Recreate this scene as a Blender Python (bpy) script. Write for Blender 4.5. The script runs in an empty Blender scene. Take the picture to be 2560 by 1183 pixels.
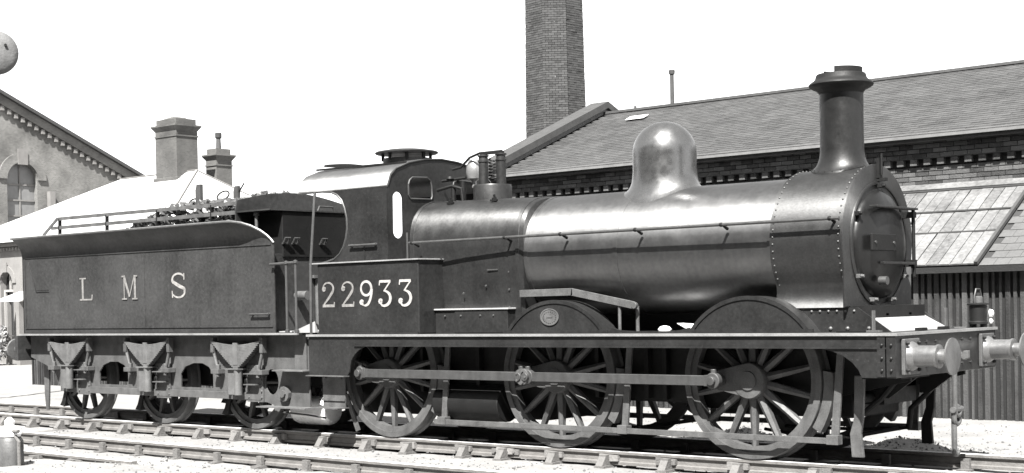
import bpy, math, random
from mathutils import Vector, Matrix, noise
from mathutils.geometry import tessellate_polygon
rnd = random.Random(7)
R = math.radians
sc = bpy.context.scene
col = sc.collection

# ------------------------------------------------------------------ camera
CY, CP, CR = R(-40.165), R(-0.847), R(-1.14)
f = Vector((math.sin(CY)*math.cos(CP), math.cos(CY)*math.cos(CP), math.sin(CP)))
R0 = Vector((math.cos(CY), -math.sin(CY), 0)); U0 = R0.cross(f)
RX = R0*math.cos(CR) + U0*math.sin(CR); UX = -R0*math.sin(CR) + U0*math.cos(CR)
cd = bpy.data.cameras.new('camera'); cam = bpy.data.objects.new('camera', cd); col.objects.link(cam)
cam.matrix_world = Matrix(((RX.x, UX.x, -f.x, 7.548), (RX.y, UX.y, -f.y, -13.308), (RX.z, UX.z, -f.z, 1.585), (0, 0, 0, 1)))
cd.sensor_width = 36; cd.lens = 3655.9/2560*36
cd.shift_x = (1280-1291.58)/2560; cd.shift_y = (814.18-591.5)/2560
cd.clip_start = .1; cd.clip_end = 1500
sc.camera = cam
# ------------------------------------------------------------------ light
SUN = Vector((.34, -.66, 1.0)).normalized()
w = bpy.data.worlds.new('World'); sc.world = w; w.use_nodes = True
nt = w.node_tree; bg = nt.nodes['Background']
sky = nt.nodes.new('ShaderNodeTexSky'); sky.sky_type = 'NISHITA'; sky.sun_disc = False
sky.sun_elevation = math.asin(SUN.z); sky.sun_rotation = math.atan2(SUN.x, SUN.y)
sky.dust_density = .2; sky.air_density = 1.0
bw = nt.nodes.new('ShaderNodeSeparateColor')    # an old plate, sensitive to blue only, records the sky as white
nt.links.new(sky.outputs[0], bw.inputs[0]); nt.links.new(bw.outputs[2], bg.inputs[0])
bg.inputs[1].default_value = .067
sd = bpy.data.lights.new('sun', 'SUN'); sd.energy = 5.0; sd.angle = R(.5); sd.color = (1, .985, .955)
so = bpy.data.objects.new('sun', sd); col.objects.link(so)
so.rotation_euler = (-SUN).to_track_quat('-Z', 'Y').to_euler()
sc.view_settings.view_transform = 'Standard'; sc.view_settings.look = 'None'
sc.view_settings.exposure = 2.1; sc.view_settings.gamma = 1; sc.view_settings.use_curve_mapping = False

# ------------------------------------------------------------------ materials
MATS = {}
def mat(name, c, rough=.6, var=.25, nscale=3., bump=.0, bscale=40., metal=0., spec=.5, streak=0., warm=.0, coat=0., objvar=0., spots=0., aniso=0.):
    m = bpy.data.materials.new(name); m.use_nodes = True; n = m.node_tree.nodes; l = m.node_tree.links
    p = n['Principled BSDF']; p.inputs['Roughness'].default_value = rough; p.inputs['Metallic'].default_value = metal
    p.inputs['Specular IOR Level'].default_value = spec; p.inputs['Coat Weight'].default_value = coat
    p.inputs['Coat Roughness'].default_value = .12
    geo = n.new('ShaderNodeNewGeometry')
    def nz(scale, detail, vec=None):
        t = n.new('ShaderNodeTexNoise'); t.inputs['Scale'].default_value = scale; t.inputs['Detail'].default_value = detail
        l.new(vec or geo.outputs['Position'], t.inputs['Vector']); return t.outputs['Fac']
    def mth(op, a, b):
        t = n.new('ShaderNodeMath'); t.operation = op
        for i, x in enumerate((a, b)):
            if isinstance(x, (int, float)): t.inputs[i].default_value = x
            else: l.new(x, t.inputs[i])
        return t.outputs[0]
    v = mth('MULTIPLY', mth('SUBTRACT', nz(nscale, 6.), .5), var*2.4)
    v = mth('ADD', v, mth('MULTIPLY', mth('SUBTRACT', nz(nscale*14, 4.), .5), var*1.9))
    if streak:
        mp = n.new('ShaderNodeMapping'); mp.inputs['Scale'].default_value = (1, 1, .08); l.new(geo.outputs['Position'], mp.inputs['Vector'])
        v = mth('ADD', v, mth('MULTIPLY', mth('SUBTRACT', nz(14, 5., mp.outputs[0]), .5), streak*2.2))
    if objvar:
        oi = n.new('ShaderNodeObjectInfo'); v = mth('ADD', v, mth('MULTIPLY', mth('SUBTRACT', mth('FRACT', mth('ADD', oi.outputs['Random'], geo.outputs['Random Per Island']), 0), .5), objvar*2))
    v = mth('MAXIMUM', mth('ADD', v, 1.), .12)
    if spots:
        s = n.new('ShaderNodeMath'); s.operation = 'GREATER_THAN'; s.inputs[1].default_value = .69
        l.new(nz(55, 2.), s.inputs[0]); v = mth('ADD', v, mth('MULTIPLY', s.outputs[0], spots))
    cc = n.new('ShaderNodeCombineColor')
    for i, k in enumerate((1+warm, 1., 1-warm)): l.new(mth('MULTIPLY', v, c*k), cc.inputs[i])
    l.new(cc.outputs[0], p.inputs['Base Color'])
    l.new(mth('ADD', mth('MULTIPLY', mth('SUBTRACT', nz(nscale*3, 4.), .5), .35), rough), p.inputs['Roughness'])
    if bump:
        b = n.new('ShaderNodeBump'); b.inputs['Strength'].default_value = bump; b.inputs['Distance'].default_value = .02 if rough > .69 else .006
        l.new(nz(bscale, 6.), b.inputs['Height']); l.new(b.outputs[0], p.inputs['Normal'])
    if aniso:      # cleaners' rags wipe round the plates, which spreads the shine along the engine
        tg = n.new('ShaderNodeTangent'); tg.direction_type = 'RADIAL'; tg.axis = 'X'
        l.new(tg.outputs[0], p.inputs['Tangent']); p.inputs['Anisotropic'].default_value = aniso; p.inputs['Anisotropic Rotation'].default_value = .25
    MATS[name] = m; return m
boilerp = mat('boiler_paint', .170, .47, .22, 1.6, .04, 22, metal=.93, spec=.8, streak=.12, aniso=.8)
firep = mat('firebox_paint', .075, .5, .40, 2.5, .06, 22, metal=.85, spec=.6, streak=.15, aniso=.8)
roofp = mat('sunlit_roof_paint', 0.1980, .5, .25, 1.6, .04, 22, metal=.9, spec=.8, streak=.12, aniso=.8)  # same paint as the cab sides, made paler for the sunlit top
domep = mat('dome_paint', .16, .30, .25, 4, .02, 12, metal=.85, spec=.8)
doorp = mat('door_paint', .014, .36, .4, 4, .06, 20, metal=.6, spec=.7)
paint = mat('loco_paint', 0.0279, .44, .56, 1.8, .08, 30, metal=.5, spec=.45, streak=.13, spots=.8)
tpaint = mat('tender_paint', .036, .48, .60, 1.5, .10, 26, metal=.2, spec=.4, streak=.12, spots=.7)
smokeb = mat('smokebox_black', .075, .54, .28, 3, .12, 60, metal=.85, spec=.45, streak=.15, aniso=.8)
iron = mat('sooty_iron', 0.0063, .6, .5, 5, .3, 50, spec=.25)
ironw = mat('worn_iron', .066, .5, .55, 7, .35, 45, spec=.5, streak=.3)
wheelm = mat('wheel_paint', .060, .55, .55, 6, .25, 40, spec=.35, streak=.2)
springm = mat('spring_steel', .085, .55, .5, 9, .3, 45, spec=.4, streak=.3)
feltm = mat('felt_sheet', .070, .8, .3, 2, .3, 60)
fpm = mat('dark_footplate', .018, .5, .4, 4, .1, 30)  # kept dark so little light bounces up to the boiler
casem = mat('buffer_steel', .19, .38, .35, 8, .1, 30, metal=.7)
litedgem = mat('sunlit_edge_strip', .155, .75, .4, 5, .2, 40)  # pale colour paints the sunlit line along footplate and ledge edges
steel = mat('bright_steel', .050, .5, .35, 8, .1, 40, metal=.3, streak=.35)
railtop = mat('polished_rail_glint', .55, .30, .12, 6, metal=.1)  # white colour paints the sky's reflection on the worn rail heads
railm = mat('rusty_rail', .105, .7, .4, 9, .3, 60, warm=.04)
chairm = mat('chair_iron', .095, .75, .35, 12, .4, 50, warm=.03)
keym = mat('oak_key', .13, .8, .3, 14, .4, 50, warm=.03, objvar=.3)
sleeperm = mat('weathered_sleeper', .14, .85, .4, 6, .5, 40, warm=.03)
groundm = mat('pale_ash_ground', .168, .95, .28, 1.3, .7, 30, spec=.2, warm=.015)
stonem = mat('ash_stone', .115, .9, .5, 5, .5, 50, objvar=.3)
coalm = mat('coal', 0.0350, .35, .6, 9, .5, 40, spec=.9)
whitep = mat('pale_lettering', 0.2520, .6, .5, 26, .1, 60, warm=.03)
whiteD = mat('faded_lettering', 0.1400, .6, .6, 26, .1, 60, warm=.03)
whiteS = mat('dull_lettering', .20, .6, .6, 26, .1, 60, warm=.03)
platem = mat('sunlit_plate', 0.3780, .35, .2, 4, .1, 30, metal=.3, spec=.8)  # upward plates coloured pale for the sun falling on them
brass = mat('brass_fitting', 0.2800, .35, .3, 10, metal=.6)
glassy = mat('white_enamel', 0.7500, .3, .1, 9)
brickm = mat('sooty_brick', .046, .85, .5, 8, .5, 60, objvar=.65, spots=1.2)
mortar = mat('dark_mortar', 0.0140, .95, .3, 9, .4, 50)
stackm = mat('stack_brick', .034, .85, .35, 5, .4, 50, objvar=.4, spots=.6)
stackmo = mat('stack_mortar', 0.0245, .95, .3, 9)
slatem = mat('slate', .040, .6, .4, 1.3, .35, 40, objvar=.22, spots=.6)
slateund = mat('roof_boarding', 0.0210, .9)
trimm = mat('pale_gutter', 0.1190, .6, .3, 8, .1, 30)
boardm = mat('pale_batten', .024, .85, .55, 5, .5, 50, streak=1.0, objvar=.85)
shadeboardm = mat('shade_black_boarding', .005, .8, .4, 6, .3, 40)  # near-black colour paints the shade between the battens
panem = mat('whitewashed_pane', .115, .5, .55, 1.6, .1, 30, spec=.5, objvar=.22, streak=.4)
barm = mat('weathered_bar', .035, .8, .4, 8)
roofw = mat('bright_zinc_roof', .33, .7, .12, 2, .05, 20)
wallm = mat('pale_rendered_wall', 0.1400, .9, .25, 2.5, .3, 40, warm=.03)
winm = mat('dark_window_glass', 0.0140, .15, .2, 5, spec=.8)
oldwin = mat('dusty_window_glass', 0.1400, .4, .2, 5)
discm = mat('weathered_disc', 0.0910, .7, .45, 5, .4, 20)
leafm = mat('pale_leaf', 0.2100, .8, .4, 9)
chimb = mat('chimney_black', .016, .42, .35, 4, .12, 60, metal=.45, spec=.5, streak=.2)
# distant brick wall: coursed material
def coursed(name, c, scale):
    m = bpy.data.materials.new(name); m.use_nodes = True; n = m.node_tree.nodes; l = m.node_tree.links; p = n['Principled BSDF']
    p.inputs['Roughness'].default_value = .9
    g = n.new('ShaderNodeNewGeometry'); sx = n.new('ShaderNodeSeparateXYZ'); l.new(g.outputs['Position'], sx.inputs[0])
    ad = n.new('ShaderNodeMath'); l.new(sx.outputs[0], ad.inputs[0]); l.new(sx.outputs[1], ad.inputs[1])
    cx = n.new('ShaderNodeCombineXYZ'); l.new(ad.outputs[0], cx.inputs[0]); l.new(sx.outputs[2], cx.inputs[1])
    b = n.new('ShaderNodeTexBrick'); l.new(cx.outputs[0], b.inputs['Vector']); b.inputs['Scale'].default_value = scale
    b.inputs['Color1'].default_value = (c*1.15, c*1.13, c*1.08, 1); b.inputs['Color2'].default_value = (c*.75, c*.74, c*.71, 1); b.inputs['Mortar'].default_value = (c*1.3, c*1.28, c*1.24, 1)
    b.inputs['Mortar Size'].default_value = .03
    t = n.new('ShaderNodeTexNoise'); t.inputs['Scale'].default_value = .8; t.inputs['Detail'].default_value = 8; l.new(g.outputs['Position'], t.inputs['Vector'])
    mx = n.new('ShaderNodeMix'); mx.data_type = 'RGBA'; mx.blend_type = 'MULTIPLY'; mx.inputs[0].default_value = 1.
    l.new(b.outputs[0], mx.inputs[6]); l.new(t.outputs['Fac'], mx.inputs[7]); 
    ml = n.new('ShaderNodeVectorMath'); ml.operation = 'SCALE'; ml.inputs[3].default_value = 1.7; l.new(mx.outputs[2], ml.inputs[0])
    l.new(ml.outputs[0], p.inputs['Base Color']); return m
farbrick = coursed('far_pale_brick', .125, 4.4)

# ------------------------------------------------------------------ mesh helpers
class MB:
    def __init__(s): s.v = []; s.f = []; s.mi = []; s.k = 0; s.ch = []
    def add(s, vs, fs):
        s.ch.append((len(s.v), len(s.f))); o = len(s.v); s.v += [tuple(v) for v in vs]; s.f += [tuple(i+o for i in q) for q in fs]; s.mi += [s.k]*len(fs); return s
    def box(s, x0, x1, y0, y1, z0, z1):
        x0, x1 = min(x0, x1), max(x0, x1); y0, y1 = min(y0, y1), max(y0, y1); z0, z1 = min(z0, z1), max(z0, z1)
        return s.add([(x0,y0,z0),(x1,y0,z0),(x1,y1,z0),(x0,y1,z0),(x0,y0,z1),(x1,y0,z1),(x1,y1,z1),(x0,y1,z1)],
                     [(3,2,1,0),(4,5,6,7),(0,1,5,4),(1,2,6,5),(2,3,7,6),(3,0,4,7)])
    def bar(s, p0, p1, w, h, up=(0,0,1)):          # rectangular bar between points
        p0 = Vector(p0); p1 = Vector(p1); d = (p1-p0).normalized(); a = d.cross(Vector(up)).normalized(); b = a.cross(d)
        vs = []
        for p in (p0, p1):
            for i, j in ((-1,-1),(1,-1),(1,1),(-1,1)): vs.append(p + a*i*w/2 + b*j*h/2)
        return s.add(vs, [(3,2,1,0),(4,5,6,7),(0,1,5,4),(1,2,6,5),(2,3,7,6),(3,0,4,7)])
    def loft(s, rings, closed=True, cap=True):
        n = len(rings[0]); vs = [p for r in rings for p in r]; fs = []
        for i in range(len(rings)-1):
            for j in range(n if closed else n-1):
                k = (j+1) % n; fs.append((i*n+j, i*n+k, (i+1)*n+k, (i+1)*n+j))
        if cap: fs.append(tuple(range(n-1, -1, -1))); fs.append(tuple((len(rings)-1)*n+j for j in range(n)))
        return s.add(vs, fs)
    def lathe(s, prof, o=(0,0,0), ax=(0,0,1), n=24, cap=True):   # prof: (r, h)
        o = Vector(o); ax = Vector(ax).normalized(); a = ax.orthogonal().normalized(); b = ax.cross(a)
        return s.loft([[o + ax*h + (a*math.cos(t*2*math.pi/n) + b*math.sin(t*2*math.pi/n))*max(r, 1e-4) for t in range(n)] for r, h in prof], True, cap)
    def cyl(s, p0, p1, r0, r1=None, n=14):
        p0 = Vector(p0); d = Vector(p1)-p0; return s.lathe([(r0, 0), (r0 if r1 is None else r1, d.length)], p0, d, n)
    def tube(s, pts, r, n=8):
        pts = [Vector(p) for p in pts]; rings = []; a = None
        for i, p in enumerate(pts):
            d = ((pts[min(i+1, len(pts)-1)] - pts[max(i-1, 0)])).normalized()
            a = (d.orthogonal() if a is None else (a - d*a.dot(d))).normalized(); b = d.cross(a)
            rings.append([p + (a*math.cos(t*2*math.pi/n) + b*math.sin(t*2*math.pi/n))*r for t in range(n)])
        return s.loft(rings)
    def plate(s, outer, holes, ax, a0, a1):         # flat plate with holes, thickness a0..a1 along ax
        loops = [outer] + list(holes); pl = [[Vector((u, v, 0)) for u, v in q] for q in loops]
        flat = [q for lp in loops for q in lp]; tri = tessellate_polygon(pl)
        def P(u, v, a): return (a, u, v) if ax == 'x' else (u, a, v) if ax == 'y' else (u, v, a)
        N = len(flat); vs = [P(u, v, a0) for u, v in flat] + [P(u, v, a1) for u, v in flat]; fs = []
        for t in tri:
            fs.append((t[0], t[1], t[2])); fs.append((t[2]+N, t[1]+N, t[0]+N))
        o = 0
        for lp in loops:
            n = len(lp)
            for i in range(n): j = (i+1) % n; fs.append((o+i, o+j, o+j+N, o+i+N))
            o += n
        return s.add(vs, fs)
    def mesh(s, name, m, smooth=35):
        me = bpy.data.meshes.new(name); me.from_pydata(s.v, [], s.f)
        for mm in (m if isinstance(m, (list, tuple)) else [m]): me.materials.append(mm)
        if any(s.mi): me.polygons.foreach_set('material_index', s.mi)
        import bmesh
        b = bmesh.new(); b.from_mesh(me); bmesh.ops.recalc_face_normals(b, faces=b.faces); b.to_mesh(me); b.free()
        if smooth:
            me.shade_smooth(); me.set_sharp_from_angle(angle=R(smooth))
        return me
    def build(s, name, m, parent=None, smooth=35, bevel=0, loc=None, kind=None, label=None):
        o = bpy.data.objects.new(name, s.mesh(name, m, smooth)); col.objects.link(o)
        if parent: o.parent = parent
        if loc: o.location = loc
        if bevel:
            q = o.modifiers.new('bevel', 'BEVEL'); q.width = bevel; q.segments = 2; q.limit_method = 'ANGLE'; q.angle_limit = R(40); q.harden_normals = False
        if kind: o['kind'] = kind
        if label: o['label'] = label
        return o
def each(mb, name, m, parent, smooth=35, bevel=0):      # one object for every separate piece
    ch = mb.ch + [(len(mb.v), len(mb.f))]; out = []
    for (v0, f0), (v1, f1) in zip(ch, ch[1:]):
        q = MB(); q.add(mb.v[v0:v1], [tuple(i-v0 for i in t) for t in mb.f[f0:f1]]); out.append(q.build(name, m, parent, smooth, bevel))
    return out
def thing(name, label, cat, group=None, loc=(0,0,0)):
    o = bpy.data.objects.new(name, None); col.objects.link(o); o.location = loc; o.empty_display_size = .2
    o['label'] = label; o['category'] = cat
    if group: o['group'] = group
    return o
def tag(o, label, cat, group=None):
    o['label'] = label; o['category'] = cat
    if group: o['group'] = group
    return o
def inst(name, me, parent, loc=(0,0,0), rot=(0,0,0), scale=None, kind=None):
    o = bpy.data.objects.new(name, me); col.objects.link(o); o.parent = parent; o.location = loc; o.rotation_euler = rot
    if scale: o.scale = scale
    if kind: o['kind'] = kind
    return o
def copy_tree(o, parent=None, loc=None, rot=None, scale=None):
    c = o.copy(); col.objects.link(c)
    if parent: c.parent = parent
    if loc: c.location = loc
    if rot: c.rotation_euler = rot
    if scale: c.scale = scale
    for ch in list(o.children): copy_tree(ch, c)
    return c
def arc(cx, cz, r, a0, a1, n, rz=None):
    return [(cx + r*math.cos(R(a0+(a1-a0)*i/n)), cz + (rz or r)*math.sin(R(a0+(a1-a0)*i/n))) for i in range(n+1)]
def sm(a, b, x):
    t = max(0., min(1., (x-a)/(b-a))); return t*t*(3-2*t)

# ------------------------------------------------------------------ ground
def axis_pts(lo, hi, step, far):
    a = []; x = lo
    while x <= hi: a.append(x); x += step
    g = step; q = hi
    while q < far: g *= 1.5; q += g; a.append(q)
    g = step; q = lo
    while q > -far: g *= 1.5; q -= g; a.insert(0, q)
    return a
def gz(x, y):
    n1 = noise.noise(Vector((x*.5, y*.5, 0)))*.018 + noise.noise(Vector((x*2.6, y*2.6, 3)))*.012 + noise.noise(Vector((x*9, y*9, 5)))*.006
    z = -.172 + n1
    d = (-4.22 - y) + .40*sm(-7.5, -5.4, x) + .62*sm(-5.6, -3.2, x)           # ash bank in front of the near road
    z += .145*sm(-.1, .35, d)*(1 + n1*6)
    if y > 1.3:                                                                # small spoil heaps beyond the far rail
        for hx, hy, hr, hh in ((.35, 1.95, .75, .15), (-1.9, 2.1, .8, .16), (-.9, 2.4, .6, .08), (-4.2, 2.0, .9, .10), (1.6, 2.1, .7, .07)):
            q = ((x-hx)**2 + (y-hy)**2)/hr**2
            if q < 4: z += hh*math.exp(-q*2.2)*(1 + noise.noise(Vector((x*7, y*7, 9)))*.5)
    return z
xs = axis_pts(-14., 6., .10, 500); ys = axis_pts(-5.6, 4.0, .10, 500)
g = MB(); g.v = [(x, y, gz(x, y) if abs(x) < 60 and abs(y) < 60 else -.172) for y in ys for x in xs]
nx = len(xs); g.f = [(j*nx+i, j*nx+i+1, (j+1)*nx+i+1, (j+1)*nx+i) for j in range(len(ys)-1) for i in range(nx-1)]; g.mi = [0]*len(g.f)
go = g.build('ground', groundm, smooth=60); go['kind'] = 'structure'
cinder = mat('added_cinders', .045, .95, .5, 2.5, .7, 40)  # unseen dark ground, added to cut bright reflections in the boiler
cy_ = MB().add([(-90, -5.55, .0), (90, -5.55, .0), (90, -60, .0), (-90, -60, .0), (-90, -5.55, -.3), (90, -5.55, -.3), (90, -60, -.3), (-90, -60, -.3)], [(0,1,2,3),(0,3,7,4),(1,0,4,5),(2,1,5,6),(3,2,6,7)]).build('added_cinder_yard', cinder, smooth=0); cy_['kind'] = 'structure'

# ------------------------------------------------------------------ tracks
def rail_mesh(p0, p1, name, parent):
    # bullhead section; polished table has its sky glint painted in a separate material
    sec = [(-.035, -.004), (-.030, 0), (.030, 0), (.035, -.004), (.035, -.032), (.011, -.045), (.011, -.105), (.033, -.115), (.033, -.145), (-.033, -.145), (-.033, -.115), (-.011, -.105), (-.011, -.045), (-.035, -.032)]
    m = MB(); rings = []
    d = (Vector(p1)-Vector(p0)); s = Vector((-d.y, d.x, 0)).normalized()
    for p in (p0, p1): rings.append([Vector(p) + s*a + Vector((0, 0, b)) for a, b in sec])
    m.loft(rings); n = len(sec)
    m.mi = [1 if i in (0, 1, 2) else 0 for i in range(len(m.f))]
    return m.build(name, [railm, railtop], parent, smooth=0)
chair_mb = MB().box(-.065, .065, -.19, .15, -.035, -.005).box(-.045, .045, -.12, -.040, -.005, .105).box(-.045, .045, .040, .085, -.005, .10)
chair_mb.add([(-.045,-.19,-.005),(.045,-.19,-.005),(.045,-.12,.09),(-.045,-.12,.09),(-.045,-.12,-.005),(.045,-.12,-.005)], [(0,1,2,3),(3,4,0),(2,1,5),(0,4,5,1),(4,3,2,5)])
chair_me = chair_mb.mesh('chair', chairm, 0)
key_me = MB().loft([[(-.12,-.022,-.03),(-.12,.022,-.03),(-.12,.022,.03),(-.12,-.022,.03)], [(.12,-.030,-.04),(.12,.028,-.04),(.12,.028,.04),(.12,-.030,.04)]]).mesh('key', keym, 0)
sleeper_me = MB().box(-.127, .127, -1.3, 1.3, -.12, 0).mesh('sleeper', sleeperm, 0)
def track(label, yc, slope, x0, x1, chairs, half, zoff=0., nearcut=None):
    t = thing('railway_track', label, 'railway track', 'running lines through the yard')
    def yy(x): return yc + slope*x
    for s in (-1, 1):
        a, b = x0, (nearcut if (nearcut is not None and s < 0) else x1)
        rail_mesh((a, yy(a)+s*half, zoff), (b, yy(b)+s*half, zoff), 'rail', t)
    ang = math.atan(slope)
    for i, x in enumerate(chairs):
        r_ = rnd.uniform(-.03, .03)
        inst('sleeper', sleeper_me, t, (x, yy(x), -.178+zoff+rnd.uniform(-.012, .004)), (0, 0, ang+r_))
        for s in (-1, 1):
            if nearcut is not None and s < 0 and x > nearcut-.1: continue
            inst('chair', chair_me, t, (x, yy(x)+s*half, -.145+zoff), (0, 0, ang + (0 if s < 0 else math.pi) + r_))
            kz = inst('key', key_me, t, (x+rnd.uniform(-.05, .05), yy(x)+s*(half+.034), -.075+zoff), (0, 0, ang + (0 if rnd.random() < .5 else math.pi)))
    return t
meas = [-12.83,-12.06,-11.24,-10.44,-9.56,-8.69,-7.9,-7.07,-6.21,-5.41,-4.71,-3.81,-3.22,-2.48,-1.79,-1.0,-.14,.7,1.56]
c1 = [-12.83-.8*i for i in range(14, 0, -1)] + meas + [1.56+.8*i for i in range(1, 6)]
T1 = track('track of pale chaired rails that carries the locomotive and tender', 0, 0, -45, 9, c1, .7525)
fp = MB().box(-3.42, -3.02, -.765-.035, -.765, -.11, -.05)
for i in range(4): fp.cyl((-3.36+i*.09, -.815, -.08), (-3.36+i*.09, -.79, -.08), .016, n=6)
fp.build('fishplate', chairm, T1, 0)
c2 = [-9.86+.79*i for i in range(-16, 15)]
T2 = track('nearer track in front of the locomotive with one rail buried by ash', -3.55, -.030, -40, 6, c2, .70, -.004, -5.6)

# scattered ballast stones (nobody could count them)
st = MB()
for i in range(9000):
    if i < 2600: x = rnd.uniform(-13, 4); y = rnd.choice((rnd.gauss(-1.7, .5), rnd.gauss(0, .5), rnd.gauss(-3.4, .45)))
    elif i < 4600: x = rnd.choice((rnd.gauss(.35, .5), rnd.gauss(-1.9, .6), rnd.uniform(-8, 3))); y = rnd.gauss(1.95, .35)
    else: x = rnd.uniform(-8, 5); y = rnd.uniform(-6, 6)
    s = rnd.choice((.006, .010, .012, .016, .022))*rnd.uniform(.7, 1.3); z = gz(x, y)+s*.25
    a = [Vector((rnd.uniform(.6, 1), 0, 0)), Vector((-rnd.uniform(.2, .6), rnd.uniform(.5, .9), 0)), Vector((-rnd.uniform(.2, .6), -rnd.uniform(.5, .9), 0)), Vector((0, 0, rnd.uniform(.5, .8))), Vector((0, 0, -.5))]
    M = Matrix.Rotation(rnd.uniform(0, 6.28), 3, 'Z')
    st.add([tuple((M @ q)*s + Vector((x, y, z))) for q in a], [(0,1,3),(1,2,3),(2,0,3),(1,0,4),(2,1,4),(0,2,4)])
so_ = st.build('ballast_stones', stonem, smooth=0); so_['kind'] = 'stuff'; so_['label'] = 'small ash stones scattered over the ground between the rails'

# ------------------------------------------------------------------ glyphs as thin raised strokes in the x-z plane
def glyph(strokes, x, z, w, h, y, name, m, parent, depth=.004):
    g = MB()
    for pi, pts in enumerate(strokes):
        L = []; R_ = []
        n = len(pts)
        for i, (px, pz, pw) in enumerate(pts):
            a = pts[max(i-1, 0)]; b = pts[min(i+1, n-1)]
            dx, dz = (b[0]-a[0])*w, (b[1]-a[1])*h; q = math.hypot(dx, dz) or 1; nx_, nz_ = -dz/q, dx/q
            cx_, cz_ = x+px*w, z+pz*h
            L.append((cx_+nx_*pw*h/2, cz_+nz_*pw*h/2)); R_.append((cx_-nx_*pw*h/2, cz_-nz_*pw*h/2))
        y1 = y-depth-pi*.0006
        vs = [(a, y, b) for a, b in L]+[(a, y, b) for a, b in R_]+[(a, y1, b) for a, b in L]+[(a, y1, b) for a, b in R_]
        fs = []
        for i in range(n-1):
            fs += [(2*n+i, 2*n+i+1, 3*n+i+1, 3*n+i), (i, i+1, 2*n+i+1, 2*n+i), (n+i, 3*n+i, 3*n+i+1, n+i+1)]
        fs += [(0, 2*n, 3*n, n), (n-1, 2*n-1, 4*n-1, 3*n-1)]
        g.add(vs, fs)
    return g.build(name, m, parent, 0)
def ell(cx, cz, rx, rz, a0, a1, w0, w1=None, wm=None, n=14):
    o = []
    for i in range(n+1):
        t = i/n; a = R(a0+(a1-a0)*t); w1_ = w0 if w1 is None else w1
        ww = w0+(w1_-w0)*t
        if wm is not None: ww = ww + (wm-ww)*math.sin(math.pi*t)
        o.append((cx+rx*math.cos(a), cz+rz*math.sin(a), ww))
    return o
def dot(cx, cz, r): return ell(cx, cz, r*.5, r*.35, 0, 360, r*.7, n=8)
G = {}
G['2'] = [ell(.48, .73, .40, .24, 165, -35, .04, .12, .07) + [(.55, .38, .11), (.2, .14, .07), (.08, .05, .05)], [(.05, .055, .11), (.95, .055, .11)], [(.92, .02, .05), (.95, .20, .045)], dot(.17, .72, .15)]
G['9'] = [ell(.5, .70, .38, .27, 0, 360, .11, None, .09, 22), ell(.42, .68, .48, .64, 0, -100, .13, .05, .12), ell(.42, .2, .3, .16, 250, 200, .06, .05), dot(.16, .17, .16)]
G['3'] = [[(.12, .95, .10), (.90, .95, .10)], [(.13, .98, .045), (.10, .80, .045)], [(.88, .93, .06), (.42, .57, .06)], ell(.42, .30, .46, .285, 80, -115, .06, .06, .135, 16), dot(.17, .19, .16), ell(.42, .24, .3, .22, 245, 200, .06, .06)]
G['L'] = [[(.25, .0, .13), (.25, 1., .13)], [(.02, .97, .06), (.5, .97, .06)], [(.02, .035, .07), (.97, .035, .07)], [(.94, .0, .07), (.97, .25, .05)]]
G['M'] = [[(.15, 0, .06), (.15, 1, .06)], [(.86, 0, .13), (.86, 1, .13)], [(.13, 1., .13), (.5, .12, .10)], [(.5, .12, .06), (.84, 1., .06)], [(0, .03, .06), (.32, .03, .06)], [(.68, .03, .06), (1.02, .03, .06)], [(0, .97, .06), (.2, .97, .06)], [(.8, .97, .06), (1.02, .97, .06)]]
G['S'] = [ell(.5, .74, .40, .23, 30, 180, .05, .11, .08) + ell(.5, .74, .40, .23, 185, 235, .12, .14)[1:6] + [(.55, .48, .14)] + ell(.5, .26, .42, .23, 40, -10, .13, .11)[2:8] + ell(.5, .26, .42, .23, -15, -150, .10, .05), [(.88, .98, .05), (.88, .72, .05)], [(.1, .02, .05), (.08, .3, .05)]]

# ------------------------------------------------------------------ wheels
def make_wheel(parent, rad, nsp, hubr, crank=None, outy=-.80, m=wheelm, name='driving_wheel', phase=-90, bw_=None):
    wz = MB()
    t = .068; y = outy            # tyre with flange, spun about the y axis; outer face towards -y
    wz.lathe([(rad-t, .0), (rad-.006, .0), (rad, .010), (rad+.003, .11), (rad+.028, .125), (rad+.028, .14), (rad-.01, .145), (rad-t, .145), (rad-t, .0)], (0, y, 0), (0, 1, 0), 56, False)
    o = wz.build(name, m, parent, 40)
    rm = MB().lathe([(rad-t-.062, .030), (rad-t+.001, .022), (rad-t+.001, .125), (rad-t-.062, .118), (rad-t-.062, .030)], (0, y, 0), (0, 1, 0), 56, False).build('rim', m, o, 40)
    sp = MB(); r0, r1 = hubr*.8, rad-t-.05
    sp.loft([[(-.042, y+.03, r0), (0, y-.0, r0), (.042, y+.03, r0), (.042, y+.095, r0), (-.042, y+.095, r0)], [(-.024, y+.045, r1), (0, y+.028, r1), (.024, y+.045, r1), (.024, y+.095, r1), (-.024, y+.095, r1)]])
    sme = sp.mesh('spoke', m, 30)
    for i in range(nsp): inst('spoke', sme, o, rot=(0, R(phase+90+180+360*i/nsp), 0))
    hb = MB().lathe([(.02, -.07), (hubr*.50, -.068), (hubr*.52, -.055), (hubr*.93, -.052), (hubr, -.03), (hubr, .13)], (0, y, 0), (0, 1, 0), 28)
    hb.build('hub', m, o, 40)
    if crank:
        c = MB(); pr = []
        for i in range(33):
            a = 2*math.pi*i/32
            cx_, rr = (-crank, .105) if math.cos(a) < 0 else (0, hubr*.98)
            pr.append((cx_+rr*math.cos(a), rr*math.sin(a)))
        c.plate(pr[:-1], [], 'y', y-.045, y+.03); c.build('crank', m, o, 40, bevel=.008)
        MB().cyl((-crank, y-.22, 0), (-crank, y, 0), .055, n=16).build('crank_pin', steel, o, 40)
    return o

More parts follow.
